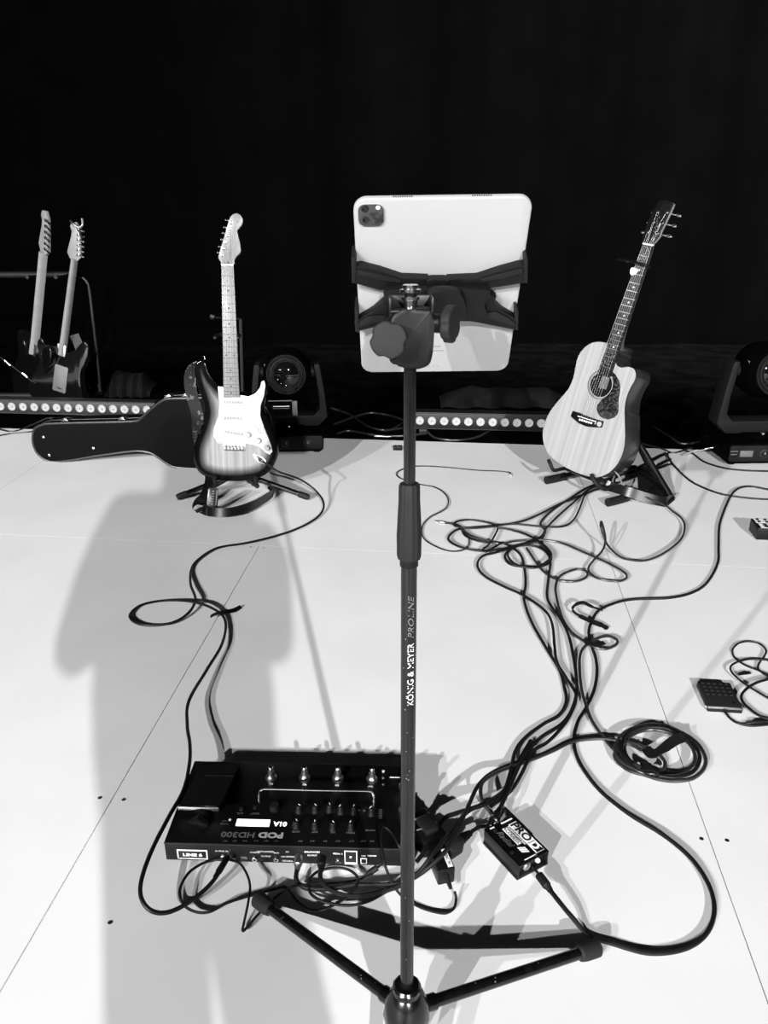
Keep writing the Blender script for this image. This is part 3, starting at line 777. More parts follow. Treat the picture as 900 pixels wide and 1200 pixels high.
box(bm, T @ Vector((-0.015, 0, 0.0053)), (0.0035, 0.06, 0.001), 0, T.to_3x3()); box(bm, T @ Vector((0.015, 0, 0.0053)), (0.0035, 0.06, 0.001), 0, T.to_3x3())
link_mesh('stitching', bm, 'greyprint', tb)

# guitar stand under the electric guitar
gs = thing('guitar_stand', 'black tripod guitar stand with splayed legs under the sunburst electric guitar', 'stand', Matrix.Translation(fl(276, 575)))
GI = gs.matrix_world.inverted()
hub = fl(276, 566, 0.07)
hub = Vector((hub.x, EM.translation.y + 0.10, 0.085))
for a in (fl(207, 583, 0.014), fl(362, 583, 0.014), Vector((hub.x, hub.y + 0.28, 0.014))):
    d = (a - hub).normalized()
    bm = BM(); tube(bm, [GI @ hub, GI @ a], 0.011, 10); lg = link_mesh('leg', bm, 'tube', gs)
    bm = BM(); tube(bm, [GI @ (a - d * 0.045), GI @ (a - d * 0.01), GI @ a], [0.0135, 0.014, 0.011], 12); link_mesh('rubber_foot', bm, 'rubber', lg)
colm = Vector((hub.x - 0.01, hub.y + 0.09, 0.66))
bm = BM(); tube(bm, [GI @ hub, GI @ colm], 0.011, 10); link_mesh('column', bm, 'tube', gs)
bm = BM(); tube(bm, catmull([GI @ (colm + Vector(v)) for v in ((-0.045, -0.10, 0.0), (-0.045, -0.04, 0), (0, 0, 0), (0.045, -0.04, 0), (0.045, -0.10, 0))], 5), 0.006, 8); link_mesh('neck_yoke', bm, 'rubber', gs)
for px in (252, 300):
    f = ew(px, 562, 0.02); f2 = ew(px, 566, -0.07)
    f.z -= 0.015; f2.z -= 0.012
    bm = BM(); tube(bm, catmull([GI @ hub, GI @ f2, GI @ (f + Vector((0, 0, -0.004))), GI @ (f + Vector((0, -0.012, 0.028)))], 5), 0.009, 10); link_mesh('cradle_arm', bm, 'rubber', gs)

# ---------------------------------------------------------------- acoustic guitar
AM, An, AL = plane_frame((674, 555), 0.10, math.radians(45), math.radians(14), (757.3, 287.5))
AI = AM.inverted()
def al(px, py, off=0.0):
    p = AI @ hit(px, py, AM.translation + An * off, An); return (p.x, p.y)
def aw(px, py, off=0.0): return hit(px, py, AM.translation + An * off, An)
ag = thing('acoustic_guitar', 'pale-topped cutaway acoustic guitar tilted right on its floor stand', 'guitar', AM)
abody_px = [(711, 402), (702, 400.7), (692, 402.5), (684, 408.5), (678, 417), (675, 427.5), (673, 438), (670, 448), (664.5, 458), (654.5, 469.5), (644.5, 482.5), (638, 497), (636, 510), (638.5, 524), (645.5, 535.5), (659, 545.5), (676, 553.8), (690, 558.2), (702, 558.8), (713.5, 554), (724, 543), (730.4, 528.5), (732.5, 512), (732, 494), (732, 478), (734, 466), (738.5, 455), (744, 445), (745, 437.5), (742, 431.8), (735.4, 430), (728, 430.8), (723, 428), (721, 421), (722, 412), (723.5, 405)]
abody = smooth2([al(x, y) for x, y in abody_px], 3)
AD = 0.135
bm = BM(); prism(bm, abody, -AD, -0.004, 0.004); link_mesh('body', bm, 'mahogany', ag)
hc = al(704.2, 451); R1 = abs(al(704.2, 432.2)[1] - hc[1]) * 0.98; R0 = R1 * 0.82
# top plate with the sound hole cut through
bm = BM()
ov = [bm.verts.new((p[0], p[1], 0)) for p in abody]; iv = [bm.verts.new((p[0], p[1], 0)) for p in disc_pts(hc[0], hc[1], R0, 40)]
oe = [bm.edges.new((ov[i], ov[(i + 1) % len(ov)])) for i in range(len(ov))]; ie = [bm.edges.new((iv[i], iv[(i + 1) % len(iv)])) for i in range(len(iv))]
bmesh.ops.triangle_fill(bm, use_beauty=True, use_dissolve=False, edges=oe + ie)
bad = [f for f in bm.faces if (f.calc_center_median() - Vector((hc[0], hc[1], 0))).length < R0 * 0.93]
bmesh.ops.delete(bm, geom=bad, context='FACES_ONLY')
r = bmesh.ops.extrude_face_region(bm, geom=bm.faces[:])
for v in [g for g in r['geom'] if isinstance(g, bmesh.types.BMVert)]: v.co.z -= 0.004
link_mesh('top_plate', bm, 'spruce', ag, False)
bm = BM(); prism(bm, disc_pts(hc[0], hc[1], R0 * 1.0, 32), -0.0045, -0.0035); shd = link_mesh('sound_hole', bm, 'mattblack', ag)
q = (hc[0] + 0.01, hc[1] + 0.012)
bm = BM(); prism(bm, rrect(q[0], q[1], 0.035, 0.05, 0.004), -0.0035, -0.0028); link_mesh('maker_label', bm, 'plate', shd)
for ra, rb, m in ((1.0, 1.02, 'darkprint'), (1.02, 1.075, 'pearl'), (1.075, 1.10, 'darkprint'), (1.14, 1.165, 'darkprint'), (1.19, 1.22, 'darkprint')):
    bm = BM(); n = 48
    vs = [[bm.verts.new((hc[0] + R0 * rr * math.cos(2 * PI * k / n), hc[1] + R0 * rr * math.sin(2 * PI * k / n), z)) for k in range(n)] for rr, z in ((ra, 0.0002), (ra, 0.0008), (rb, 0.0008), (rb, 0.0002))]
    for i in range(4):
        A, B = vs[i], vs[(i + 1) % 4]
        for k in range(n): bm.faces.new((A[k], A[(k + 1) % n], B[(k + 1) % n], B[k]))
    link_mesh('rosette_ring', bm, m, ag)
# binding along the front rim
bm = BM(); P = [(p[0], p[1], -0.002) for p in abody]; tube(bm, P, 0.0022, 6, True); link_mesh('binding', bm, 'darkprint', ag)
pgp = [(716, 433.5), (722.4, 440.4), (726.7, 449), (727.2, 458), (725.3, 468), (725.2, 480), (723, 486.5), (717.5, 490.5), (710.5, 491.3), (703.6, 488), (700, 482), (700.2, 475.5), (705, 468.8), (713.2, 462), (718, 454), (719, 445.5), (716.5, 438)]
bm = BM(); prism(bm, smooth2([al(*p) for p in pgp], 3), 0.0008, 0.0022, 0.0004); link_mesh('pickguard', bm, 'tortoise', ag)
brp = [(672.6, 481.6), (680, 484), (695, 490), (708, 493.9), (706, 501), (698, 501), (687.8, 499.8), (679, 496), (669.7, 488)]
bm = BM(); prism(bm, [al(*p) for p in brp], 0.0002, 0.009, 0.002); br = link_mesh('bridge', bm, 'rosewood', ag)
sa, sb = al(677, 487.5, .01), al(698, 494, .01)
bm = BM(); obox(bm, sa, sb, 0.003, 0.009, 0.0125, 0.0004); link_mesh('saddle', bm, 'white', br)
PINS = []
for k in range(6):
    t = k / 5; q = al(679.5 + 13.5 * t, 491.8 + 4.0 * t, 0.01); PINS.append(q)
    bm = BM(); lathe(bm, [(0.004, 0.008), (0.0045, 0.012), (0.0025, 0.014), (0, 0.0143)], Matrix.Translation((q[0], q[1], 0)), 10); link_mesh('bridge_pin', bm, 'white', br)
q = al(702.2, 497, .01); bm = BM(); lathe(bm, [(0.0105, 0.008), (0.0105, 0.0105), (0.007, 0.0105), (0.0065, 0.0095), (0, 0.0095)], Matrix.Translation((q[0], q[1], 0)), 16); link_mesh('pearl_dot', bm, 'pearl', br)
q = al(697.8, 495, .01); bm = BM(); box(bm, (q[0], q[1], 0.010), (0.004, 0.016, 0.002), 0.0005); link_mesh('pearl_bar', bm, 'pearl', br)
FB = 0.006
anl, anr = al(753.0, 286, .01), al(764.5, 289, .01); abl, abr = al(699.3, 438, .01), al(716.0, 440, .01)
dirn = Vector((0, 1)); 
cn = ((anl[0] + anr[0]) / 2, (anl[1] + anr[1]) / 2); cb2 = ((abl[0] + abr[0]) / 2, (abl[1] + abr[1]) / 2)
ax2 = (Vector(cn) - Vector(cb2)).normalized(); pr2 = Vector((ax2.y, -ax2.x)); WN, WB = 0.047, 0.060
def fbp(t, s): # t 0 nut ..1 hole end, s -.5...5
    c = Vector(cn) + (Vector(cb2) - Vector(cn)) * t; ww = WN + (WB - WN) * t; return tuple(c + pr2 * (s * ww))
bm = BM(); prism(bm, [fbp(0, -.5), fbp(0, .5), fbp(1, .5), fbp(1, -.5)], 0.0008, FB + 0.0015, 0.0008); link_mesh('fingerboard', bm, 'rosewood', ag)
bm = BM(); rings = []
tj = 0.78
for t in (0, .15, .3, .45, .6, tj - .06, tj, tj + .01):
    dpt = 0.019 + (0.05 if t >= tj else (0.02 if t > .7 else 0.0)); ww = WN + (WB - WN) * t; c = Vector(cn) + (Vector(cb2) - Vector(cn)) * t
    rings.append([bm.verts.new((c.x + pr2.x * ww / 2 * math.cos(PI + PI * k / 8), c.y + pr2.y * ww / 2 * math.cos(PI + PI * k / 8), 0.0008 - dpt * math.sin(PI * k / 8))) for k in range(9)])
for A, B in zip(rings[:-1], rings[1:]):
    for k in range(8): bm.faces.new((A[k], A[k + 1], B[k + 1], B[k]))
    bm.faces.new((A[8], A[0], B[0], B[8]))
bm.faces.new(rings[0]); bm.faces.new(rings[-1][::-1]); link_mesh('neck', bm, 'plate', ag)
AN = (Vector(cn) - (Vector(PINS[0]) + Vector(PINS[5])) / 2).length - 0.01
FL_ = (Vector(cb2) - Vector(cn)).length
for n in range(1, 21):
    t = AN * (1 - 2 ** (-n / 12)) / FL_
    if t > 1: break
    a, b = Vector(fbp(t, -.48)), Vector(fbp(t, .48))
    bm = BM(); tube(bm, [(a.x, a.y, FB + 0.0017), (b.x, b.y, FB + 0.0017)], 0.0010, 6); link_mesh('fret', bm, 'fretwire', ag)
for n in (3, 5, 7, 9, 12, 15):
    t = AN * (1 - 0.5 * (2 ** (-n / 12) + 2 ** (-(n - 1) / 12))) / FL_; q = fbp(t, 0)
    bm = BM(); lathe(bm, [(0.0034, FB + 0.001), (0.0034, FB + 0.0019), (0, FB + 0.0019)], Matrix.Translation((q[0], q[1], 0)), 10); link_mesh('position_dot', bm, 'white', ag)
def h9(x, y): return (710 + x / 9, 225 + y / 9)
hp = [al(*h9(*p), -0.003) for p in [(380, 545), (392, 480), (420, 400), (455, 300), (500, 200), (540, 140), (560, 100), (640, 88), (705, 112), (722, 128), (690, 200), (640, 310), (585, 420), (570, 470), (530, 520), (488, 560), (475, 585)]]
bm = BM(); prism(bm, hp, -0.014, 0.0, 0.001); hd = link_mesh('headstock', bm, 'mapleback', ag); 
bm = BM(); prism(bm, hp, 0.0001, 0.002, 0.0005); link_mesh('headstock_face', bm, 'rosewood', hd)
bm = BM(); a, b = Vector(fbp(-0.008, -.5)), Vector(fbp(-0.008, .5)); tube(bm, [(a.x, a.y, FB), (b.x, b.y, FB)], 0.003, 6); link_mesh('nut', bm, 'white', ag)
posts = [(440, 420), (500, 318), (545, 210), (640, 215), (592, 325), (543, 435)]
PP = [al(*h9(*p), 0.006) for p in posts]
for i, q in enumerate(PP):
    bm = BM(); lathe(bm, [(0.006, 0.0018), (0.006, 0.004), (0.0034, 0.0045), (0.0034, 0.013), (0, 0.0132)], Matrix.Translation((q[0], q[1], 0)), 12); o = link_mesh('tuning_post', bm, 'chrome', ag)
    sg = -1 if i < 3 else 1
    e = Vector(q) + pr2 * (sg * (0.042 if i >= 3 else 0.030))
    bm = BM(); tube(bm, [(q[0], q[1], -0.018), (e.x - sg * pr2.x * 0.012, e.y, -0.018)], 0.003, 8)
    tube(bm, [(e.x - sg * .012, e.y, -0.018), (e.x, e.y, -0.018), (e.x + sg * .01, e.y, -0.018)], [0.004, 0.008, 0.005], 10); link_mesh('tuner_button', bm, 'chrome', o)
# headstock inlay: small feather-like ornament
q = Vector(al(*h9(540, 330), 0.003)); bm = BM()
for k in range(9):
    a = 1.2 + random.uniform(-0.9, 0.9); c = q + Vector((random.uniform(-.008, .008), -0.03 + 0.0075 * k)); L = random.uniform(.006, .014)
    tube(bm, [(c.x - L * math.cos(a) / 2, c.y - L * math.sin(a) / 2, 0.0024), (c.x + L * math.cos(a) / 2, c.y + L * math.sin(a) / 2, 0.0024)], [0.0016, 0.0008], 5)
link_mesh('headstock_inlay', bm, 'plate', ag)
order = [0, 1, 2, 3, 4, 5]
for k in range(6):
    s = -.40 + .8 * k / 5; a = fbp(0, s); q = PP[k]
    bm = BM(); tube(bm, [(q[0], q[1], 0.009), (a[0], a[1], FB + 0.0045), (PINS[k][0], PINS[k][1], 0.013)], 0.0006, 5); link_mesh('guitar_string', bm, 'string', ag)
# capo and pick
capo = thing('capo', 'black spring capo clamped across the acoustic guitar neck near its headstock', 'capo', AM)
ca1, ca2 = al(*h9(318, 745), .016), al(*h9(432, 775), .016)
bm = BM(); T, L = obox(bm, ca1, ca2, 0.012, 0.0115, 0.02, 0.002); link_mesh('bar', bm, 'black', capo)
ca3 = al(*h9(115, 708), .012)
bm = BM(); tube(bm, [(ca1[0] + .006, ca1[1], 0.016), ((ca1[0] + ca3[0]) / 2, (ca1[1] + ca3[1]) / 2 + .002, 0.010), (ca3[0], ca3[1], 0.004)], [0.006, 0.0055, 0.004], 8); link_mesh('handle', bm, 'black', capo)
bm = BM(); q = al(*h9(225, 735), .016); lathe(bm, [(0.0, -0.004), (0.0042, -0.004), (0.0042, 0.006), (0, 0.006)], Matrix.Translation((q[0], q[1], 0.012)), 10); link_mesh('spring', bm, 'chrome', capo)
bm = BM(); tube(bm, [(ca2[0], ca2[1], 0.017), (ca2[0] + 0.004, ca2[1] - 0.004, 0.004), (ca2[0], ca2[1] - .004, -0.02), (ca2[0] - 0.03, ca2[1], -0.028), (ca1[0], ca1[1], -0.02), (ca1[0] - .004, ca1[1], 0.008)], 0.0045, 8); link_mesh('clamp_arm', bm, 'black', capo)
q = al(*h9(295, 835), .013); bm = BM()
prism(bm, smooth2([(q[0] - 0.013, q[1] + 0.012), (q[0] + 0.014, q[1] + 0.008), (q[0] + 0.010, q[1] - 0.008), (q[0] - 0.006, q[1] - 0.016), (q[0] - 0.016, q[1] - 0.004)], 4), 0.0110, 0.0122)
pk = link_mesh('guitar_pick', bm, 'white', None); pk.matrix_world = AM
tag(pk, 'small pale guitar pick wedged under the strings below the capo', 'pick')
# acoustic stand
ast = thing('guitar_stand', 'black folding guitar stand with hooks and stubby rubber feet under the acoustic guitar', 'stand', Matrix.Translation(fl(700, 570)))
ASI = ast.matrix_world.inverted()
def aseg(name, pts, r, m='rubber', parent=None, seg=10, n=5):
    bm = BM(); tube(bm, catmull([ASI @ Vector(p) for p in pts], n), r, seg); return link_mesh(name, bm, m, parent or ast)
l_ = aseg('leg', [fl(650, 561, 0.02), fl(690, 552, 0.035), fl(745, 548, 0.04)], 0.012, 'tube')
aseg('rubber_foot', [fl(640, 563, 0.018), fl(652, 560.5, 0.019), fl(662, 558, 0.02)], 0.018, 'rubber', l_, 14)
l_ = aseg('leg', [fl(722, 586, 0.02), fl(745, 580, 0.03), fl(775, 570, 0.04)], 0.012, 'tube')
aseg('rubber_foot', [fl(712, 589, 0.018), fl(724, 586, 0.019), fl(734, 583, 0.02)], 0.018, 'rubber', l_, 14)
aseg('cradle_hook', [aw(643, 539, 0.03), aw(645, 544, 0.035), aw(649, 551, 0.02), aw(658, 549.5, -0.03), aw(664, 549, -0.1)], 0.008)
aseg('cradle_hook', [aw(693.5, 556, 0.03), aw(695, 561, 0.036), aw(700, 568, 0.03), aw(709, 573, -0.01), aw(716, 570, -0.1)], 0.009)
aseg('cross_bar', [aw(664, 549, -0.1), aw(716, 570, -0.1)], 0.010, 'tube')
rear = [fl(770, 566, 0.02), fl(786, 582, 0.02)]
apex = aw(738, 500, -0.15)
for q in rear:
    l_ = aseg('rear_leg', [apex, (apex + q) / 2, q], 0.012, 'tube')
for q in (aw(664, 549, -0.1), aw(716, 570, -0.1)):
    aseg('front_leg', [apex, q], 0.011, 'tube')
bm = BM(); pl = [fl(747, 548, 0.05), fl(764, 545, 0.06), fl(774, 556, 0.05), fl(782, 568, 0.03), fl(791, 583, 0.012), fl(784, 589, 0.012), fl(764, 582, 0.03), fl(748, 572, 0.05)]
vs = [bm.verts.new(ASI @ p) for p in pl]; vs2 = [bm.verts.new(ASI @ p + Vector((0, 0, -0.012))) for p in pl]
bm.faces.new(vs); bm.faces.new(vs2[::-1])
for k in range(8): bm.faces.new((vs[k], vs[(k + 1) % 8], vs2[(k + 1) % 8], vs2[k]))
link_mesh('foot_plate', bm, 'mattblack', ast)
s2 = thing('guitar_strap', 'shiny dark leather strap draped from the acoustic guitar over its stand foot', 'strap', Matrix.Translation(fl(783, 590)))
S2I = s2.matrix_world.inverted()
bm = BM(); ribbon(bm, [S2I @ p for p in (aw(700, 562, -.03), fl(712, 569, 0.055), fl(735, 576, 0.055), fl(760, 584, 0.035), fl(778, 588, 0.02), fl(784, 586, 0.014), fl(790, 581, 0.008))], [(0, .3, 1), (0, .4, 1), (0, .5, 1), (0, .5, 1), (0, .6, 1), (.5, .6, .6), (.6, .6, .2)], 0.04)
link_mesh('leather_band', bm, 'leather', s2)

# ------------------------------------------------------------ two guitars on the rack at the far left
def copy_tree(o, parent=None):
    c = o.copy(); C.objects.link(c); c.parent = parent
    for ch in list(o.children): copy_tree(ch, c)
    return c
def simple_outline():
    out = [EI @ Vector((0, 0, 0))]
    return None
def back_guitar(bpx, Y, tpx, yaw, lean, label, group=None, plate=True):
    n = Vector((-math.sin(yaw) * math.cos(lean), -math.cos(yaw) * math.cos(lean), math.sin(lean)))
    p0 = atY(bpx[0], bpx[1], Y); p1 = hit(tpx[0], tpx[1], p0, n)
    L = (p1 - p0).length
    y = (p1 - p0).normalized(); x = y.cross(n).normalized()
    Mx = Matrix((x, y, n)).transposed().to_4x4(); Mx.translation = p0
    g_ = thing('electric_guitar', label, 'guitar', Mx, group)
    k = L / (0.985)
    # outline mirrored (seen from behind), metric
    eb = [(-0.022, .345), (-.065, .37), (-.09, .41), (-.115, .44), (-.14, .425), (-.148, .38), (-.135, .32), (-.122, .27), (-.135, .20), (-.158, .13), (-.16, .07), (-.12, .015), (-.04, 0), (.05, .002), (.12, .03), (.155, .085), (.155, .15), (.13, .21), (.118, .26), (.128, .31), (.14, .355), (.12, .38), (.095, .36), (.06, .33), (.03, .325)]
    eb = smooth2([(-a * k, b * k) for a, b in eb], 3)
    bm = BM(); prism(bm, eb, -0.045 * k, 0, 0.009, None, 3); link_mesh('body', bm, 'ebodyback', g_)
    bm = BM(); rings = []
    for t in (.33, .40, .55, .70, .82):
        r = (0.0185 - (t - .33) * 0.008) * k
        rings.append([bm.verts.new((r * math.cos(PI * q / 8), t * k, -0.02 * k + 0.032 * k * math.sin(PI * q / 8) * (1.0 if t > .38 else 1.1))) for q in range(9)])
    for A, B in zip(rings[:-1], rings[1:]):
        for q in range(8): bm.faces.new((A[q], A[q + 1], B[q + 1], B[q]))
        bm.faces.new((A[8], A[0], B[0], B[8]))
    bm.faces.new(rings[0]); bm.faces.new(rings[-1][::-1]); link_mesh('neck', bm, 'mapleback', g_)
    hs_ = [(-.02, .815), (-.04, .84), (-.036, .87), (-.03, .92), (-.03, .945), (-.042, .965), (-.036, .985), (-.012, .992), (.008, .97), (.018, .93), (.03, .86), (.034, .835), (.02, .815)]
    bm = BM(); prism(bm, [(a * k, b * k) for a, b in hs_], -0.02 * k, -0.006 * k, 0.0015); hh = link_mesh('headstock', bm, 'mapleback', g_)
    for q in range(6):
        t = .845 + q * .0235; xx = .022 - q * 0.003
        bm = BM(); box(bm, (xx * k, t * k, -0.002), (0.016, 0.016, 0.012), 0.003); tube(bm, [(xx * k, t * k, 0.0), ((xx + .028) * k, t * k, 0.0), ((xx + .034) * k, t * k, 0.0)], [0.003, 0.006, 0.004], 8)
        link_mesh('tuner', bm, 'chrome', hh)
    if plate:
        bm = BM(); prism(bm, rrect(0.02 * k, .205 * k, 0.075 * k, .14 * k, 0.008), 0.0005, 0.003, 0.0006, Matrix.Rotation(0.02, 4, 'Z')); pl_ = link_mesh('spring_cover', bm, 'plate', g_)
        bm = BM(); box(bm, (0.02 * k, .155 * k, 0.0032), (0.032, 0.008, 0.001), 0.0003); link_mesh('cover_slot', bm, 'darkprint', pl_)
    bm = BM(); prism(bm, rrect(0, .355 * k, 0.05 * k, 0.06 * k, 0.005), 0.0005, 0.003, 0.0006); link_mesh('neck_plate', bm, 'steel', g_)
    return g_, Mx, k
YB = 4.80
g1, G1M, k1 = back_guitar((31, 484), YB + .10, (53, 251), math.radians(40), math.radians(2), 'black electric guitar with pale neck seen from behind, leftmost on the rack', plate=False)
g2, G2M, k2 = back_guitar((62, 486), YB - .10, (91, 263), math.radians(12), math.radians(3), 'black electric guitar with grey back plate standing on the rack beside another', plate=True)
p = G2M @ Vector((0, .93 * k2, 0.01))
cp2 = thing('capo', 'small silver capo clipped on the far-left guitar headstock', 'capo', G2M)
bm = BM(); tube(bm, catmull([(-.045, .99 * k2, 0.0), (-.02, .985 * k2, .015), (.015, .975 * k2, .018), (.035, .99 * k2, .01), (.028, 1.02 * k2, .01)], 4), 0.007, 8); link_mesh('bar', bm, 'steel', cp2)
bm = BM(); tube(bm, catmull([(.015, .965 * k2, .018), (.03, .955 * k2, .018), (.045, .93 * k2, .012)], 4), 0.005, 8); link_mesh('handle', bm, 'black', cp2)
st3 = thing('guitar_strap', 'grey webbing strap hanging behind the right-hand rack guitar', 'strap', Matrix.Translation(atY(92, 462, YB + .12)))
q3 = st3.matrix_world.inverted()
bm = BM(); ribbon(bm, [q3 @ atY(x, y, YB + .12) for x, y in ((87, 392), (94, 410), (97, 430), (99, 448), (101, 466))], (1, 0.1, 0), 0.055); link_mesh('webbing', bm, 'strapgrey', st3)
# rack
rk_ = thing('guitar_rack', 'dark tubular guitar rack with rounded corner behind the two black guitars', 'rack', Matrix.Translation(atY(118, 470, 4.95)))
RI = rk_.matrix_world.inverted()
YR = 4.95
M['rack'] = mat('rack_tube_grey', 0.010, 0.5)
bm = BM(); tube(bm, catmull([RI @ Vector((atY(x, y, YR))) for x, y in ((-60, 321), (-20, 321), (30, 321), (80, 322), (94, 324), (102, 331), (105, 342), (109, 375), (114, 420), (119, 474))], 5), 0.009, 10); link_mesh('frame_tube', bm, 'rack', rk_)
bm = BM(); tube(bm, [RI @ atY(x, 322, YR - .03) for x in (-58, 20, 92)], 0.019, 12); link_mesh('padded_rail', bm, 'rubber', rk_)
for x in (56, 88):
    bm = BM(); a = atY(x - 6, 322, YR - .03); tube(bm, catmull([RI @ (a + Vector(v)) for v in ((0, 0.0, 0), (0, -0.10, 0.0), (0, -0.22, 0.01))], 4), 0.010, 8); link_mesh('neck_finger', bm, 'rubber', rk_)
b_ = atY(119, 474, YR)
bm = BM(); tube(bm, [RI @ Vector((b_.x, YR - .25, 0.004)), RI @ Vector((b_.x, YR + .2, 0.004))], 0.011, 8); link_mesh('floor_foot', bm, 'tube', rk_)
bm = BM(); tube(bm, [RI @ Vector((b_.x - 1.1, YR - .2, 0.035)), RI @ Vector((b_.x, YR - .2, 0.035))], 0.018, 10); link_mesh('lower_rail', bm, 'rubber', rk_)
bm = BM(); tube(bm, [RI @ Vector((b_.x, YR, 0.004)), RI @ Vector((b_.x, YR, 0.06))], 0.0095, 10); link_mesh('leg', bm, 'rack', rk_)
# black thin mic stand far behind the electric guitar
ms = thing('microphone_stand', 'thin black microphone stand in the dark behind the sunburst guitar', 'stand', Matrix.Translation((atY(284, 470, 4.6).x, 4.6, 0)))
mi = ms.matrix_world.inverted()
bm = BM(); a = atY(282, 374, 4.6); tube(bm, [(0, 0, 0.0), mi @ a], 0.010, 8); link_mesh('pole', bm, 'rack', ms)
bm = BM(); b = mi @ atY(251, 372, 4.5); tube(bm, [mi @ a, b], 0.006, 8); tube(bm, [b, b + Vector((-0.02, 0, .006))], 0.014, 8); link_mesh('boom', bm, 'rack', ms)
bm = BM(); lathe(bm, [(0.13, -0.008), (0.13, 0.004), (0.02, 0.02), (0, 0.02)], None, 24); link_mesh('round_base', bm, 'tube', ms)

# ------------------------------------------------------------ guitar case lying on its edge
pa, pb = fl(62, 541), fl(212, 549)
u_ = (pb - pa).normalized(); lean = math.radians(-2)
nrm = Vector((u_.y, -u_.x, 0)).normalized()
if nrm.y > 0: nrm = -nrm
ncase = (nrm * math.cos(lean) + Vector((0, 0, 1)) * math.sin(lean)).normalized()
vcase = ncase.cross(u_).normalized()
if vcase.z < 0: vcase = -vcase
KM = Matrix((u_, vcase, u_.cross(vcase))).transposed().to_4x4(); KM.translation = pa
KI = KM.inverted(); kn = u_.cross(vcase)
sgk = 1 if kn.y < 0 else -1
def kl(px, py, off=0.0):
    p = KI @ hit(px, py, pa + kn * off, kn); return (p.x, p.y)
case = thing('guitar_case', 'black hard guitar case with grey edging lying on its side by the light batten', 'case', KM)
cpx = [(38, 515), (40, 503), (49, 498), (62, 496.5), (100, 495.5), (155, 494), (165, 490), (175, 481), (188, 471), (198, 467.5), (225, 467), (262, 466), (295, 472), (312, 490), (314, 515), (305, 538), (280, 549), (245, 550), (212, 548.5), (198, 545), (182, 534), (172, 530), (155, 529), (110, 535), (80, 540), (58, 541), (46, 534), (40, 525)]
kout = smooth2([kl(*p) for p in cpx], 3)
minv = min(p[1] for p in kout)
z0c, z1c = (-0.12, 0.0) if sgk > 0 else (0.0, 0.12)
bm = BM(); prism(bm, kout, z0c, z1c, 0.006, None, 3); link_mesh('shell', bm, 'case', case)
zf = 0.0 * sgk
bm = BM(); tube(bm, [(p[0], p[1], zf - sgk * 0.003) for p in kout], 0.006, 8, True); link_mesh('edge_trim', bm, 'caseedge', case)
bm = BM(); tube(bm, [(p[0], p[1], zf - sgk * 0.055) for p in kout], 0.003, 8, True); link_mesh('lid_seam', bm, 'caseedge', case)
for x, y in ((51, 512), (58, 533.5), (109.5, 525)):
    q = kl(x, y); bm = BM(); lathe(bm, [(0.0075, 0), (0.0065, 0.003), (0.003, 0.005), (0, 0.0055)], axisM((q[0], q[1], zf), (0, 0, sgk)), 12); link_mesh('stud', bm, 'chrome', case)
q = kl(62.5, 543); bm = BM(); lathe(bm, [(0.0065, 0), (0.0065, 0.003), (0, 0.004)], axisM((q[0], q[1] + 0.004, -sgk * .02), (0, -1, 0.6 * sgk)), 12); link_mesh('stud', bm, 'chrome', case)
for (a, b) in ((70, 493.5), (131, 492.5), (193, 469), (218, 465), (171, 483.5)):
    q = kl(a, b); tgt = min(kout, key=lambda p: (p[0] - q[0]) ** 2 + (p[1] - q[1]) ** 2)
    i = kout.index(tgt); nx = Vector(kout[(i + 1) % len(kout)]) - Vector(kout[i - 1]); an = math.atan2(nx.y, nx.x)
    T = Matrix.Translation((tgt[0], tgt[1] + 0.003, zf - sgk * 0.05)) @ Matrix.Rotation(an, 4, 'Z')
    bm = BM(); box(bm, T @ Vector((0, 0, 0)), (0.035, 0.006, 0.045), 0.001, T.to_3x3()); box(bm, T @ Vector((0, -0.005 if abs(an) > PI / 2 else 0.005, sgk * .004)), (0.022, 0.008, 0.03), 0.001, T.to_3x3()); link_mesh('latch', bm, 'steel', case)

# ------------------------------------------------------------ LED battens
def batten(name, label, pl, pr, Yl, hgt, rad, centres, dark, extra):
    """housing between two floor points, lenses on the front face"""
    A, B = Vector(pl), Vector(pr); d = (B - A); L = d.length; dn = d.normalized()
    Mx = Matrix.Translation(A) @ Matrix.Rotation(math.atan2(d.y, d.x), 4, 'Z')
    t = thing(name, label, 'light', Mx)
    dep = 0.085
    bm = BM(); box(bm, (L / 2, dep / 2, hgt / 2 + 0.012), (L, dep, hgt), 0.004); hs = link_mesh('housing', bm, dark, t)
    bm = BM(); box(bm, (L / 2, 0.002, hgt + 0.012), (L, 0.012, 0.006), 0.001); link_mesh('top_lip', bm, 'batten', t)
    bm = BM(); box(bm, (L / 2, 0.002, 0.014), (L, 0.012, 0.005), 0.001); link_mesh('bottom_lip', bm, dark, t)
    for e in (0, L):
        bm = BM(); box(bm, (e, dep / 2, hgt / 2 + 0.012), (0.012, dep + 0.006, hgt + 0.008), 0.003); link_mesh('end_cap', bm, 'battendark', t)
        bm = BM(); box(bm, (e + (0.1 if e == 0 else -0.1), dep / 2, 0.004), (0.04, dep + .05, 0.022), 0.002); link_mesh('floor_bracket', bm, 'battendark', t)
    for x in centres:
        T = axisM((x, 0, hgt / 2 + 0.013), (0, -1, 0))
        bm = BM(); lathe(bm, [(rad, -0.002), (rad, 0.004), (rad * 0.9, 0.006), (rad * 0.88, 0.002), (0, 0.001)], T, 20); ln = link_mesh('led_cell', bm, 'led', t)
        bm = BM(); lathe(bm, [(rad * 0.2, 0.0), (rad * 0.2, 0.006), (rad * 0.14, 0.0075), (rad * 0.08, 0.005), (0, 0.005)], T, 14); link_mesh('led_chip', bm, 'ledcore', ln)
    return t, Mx
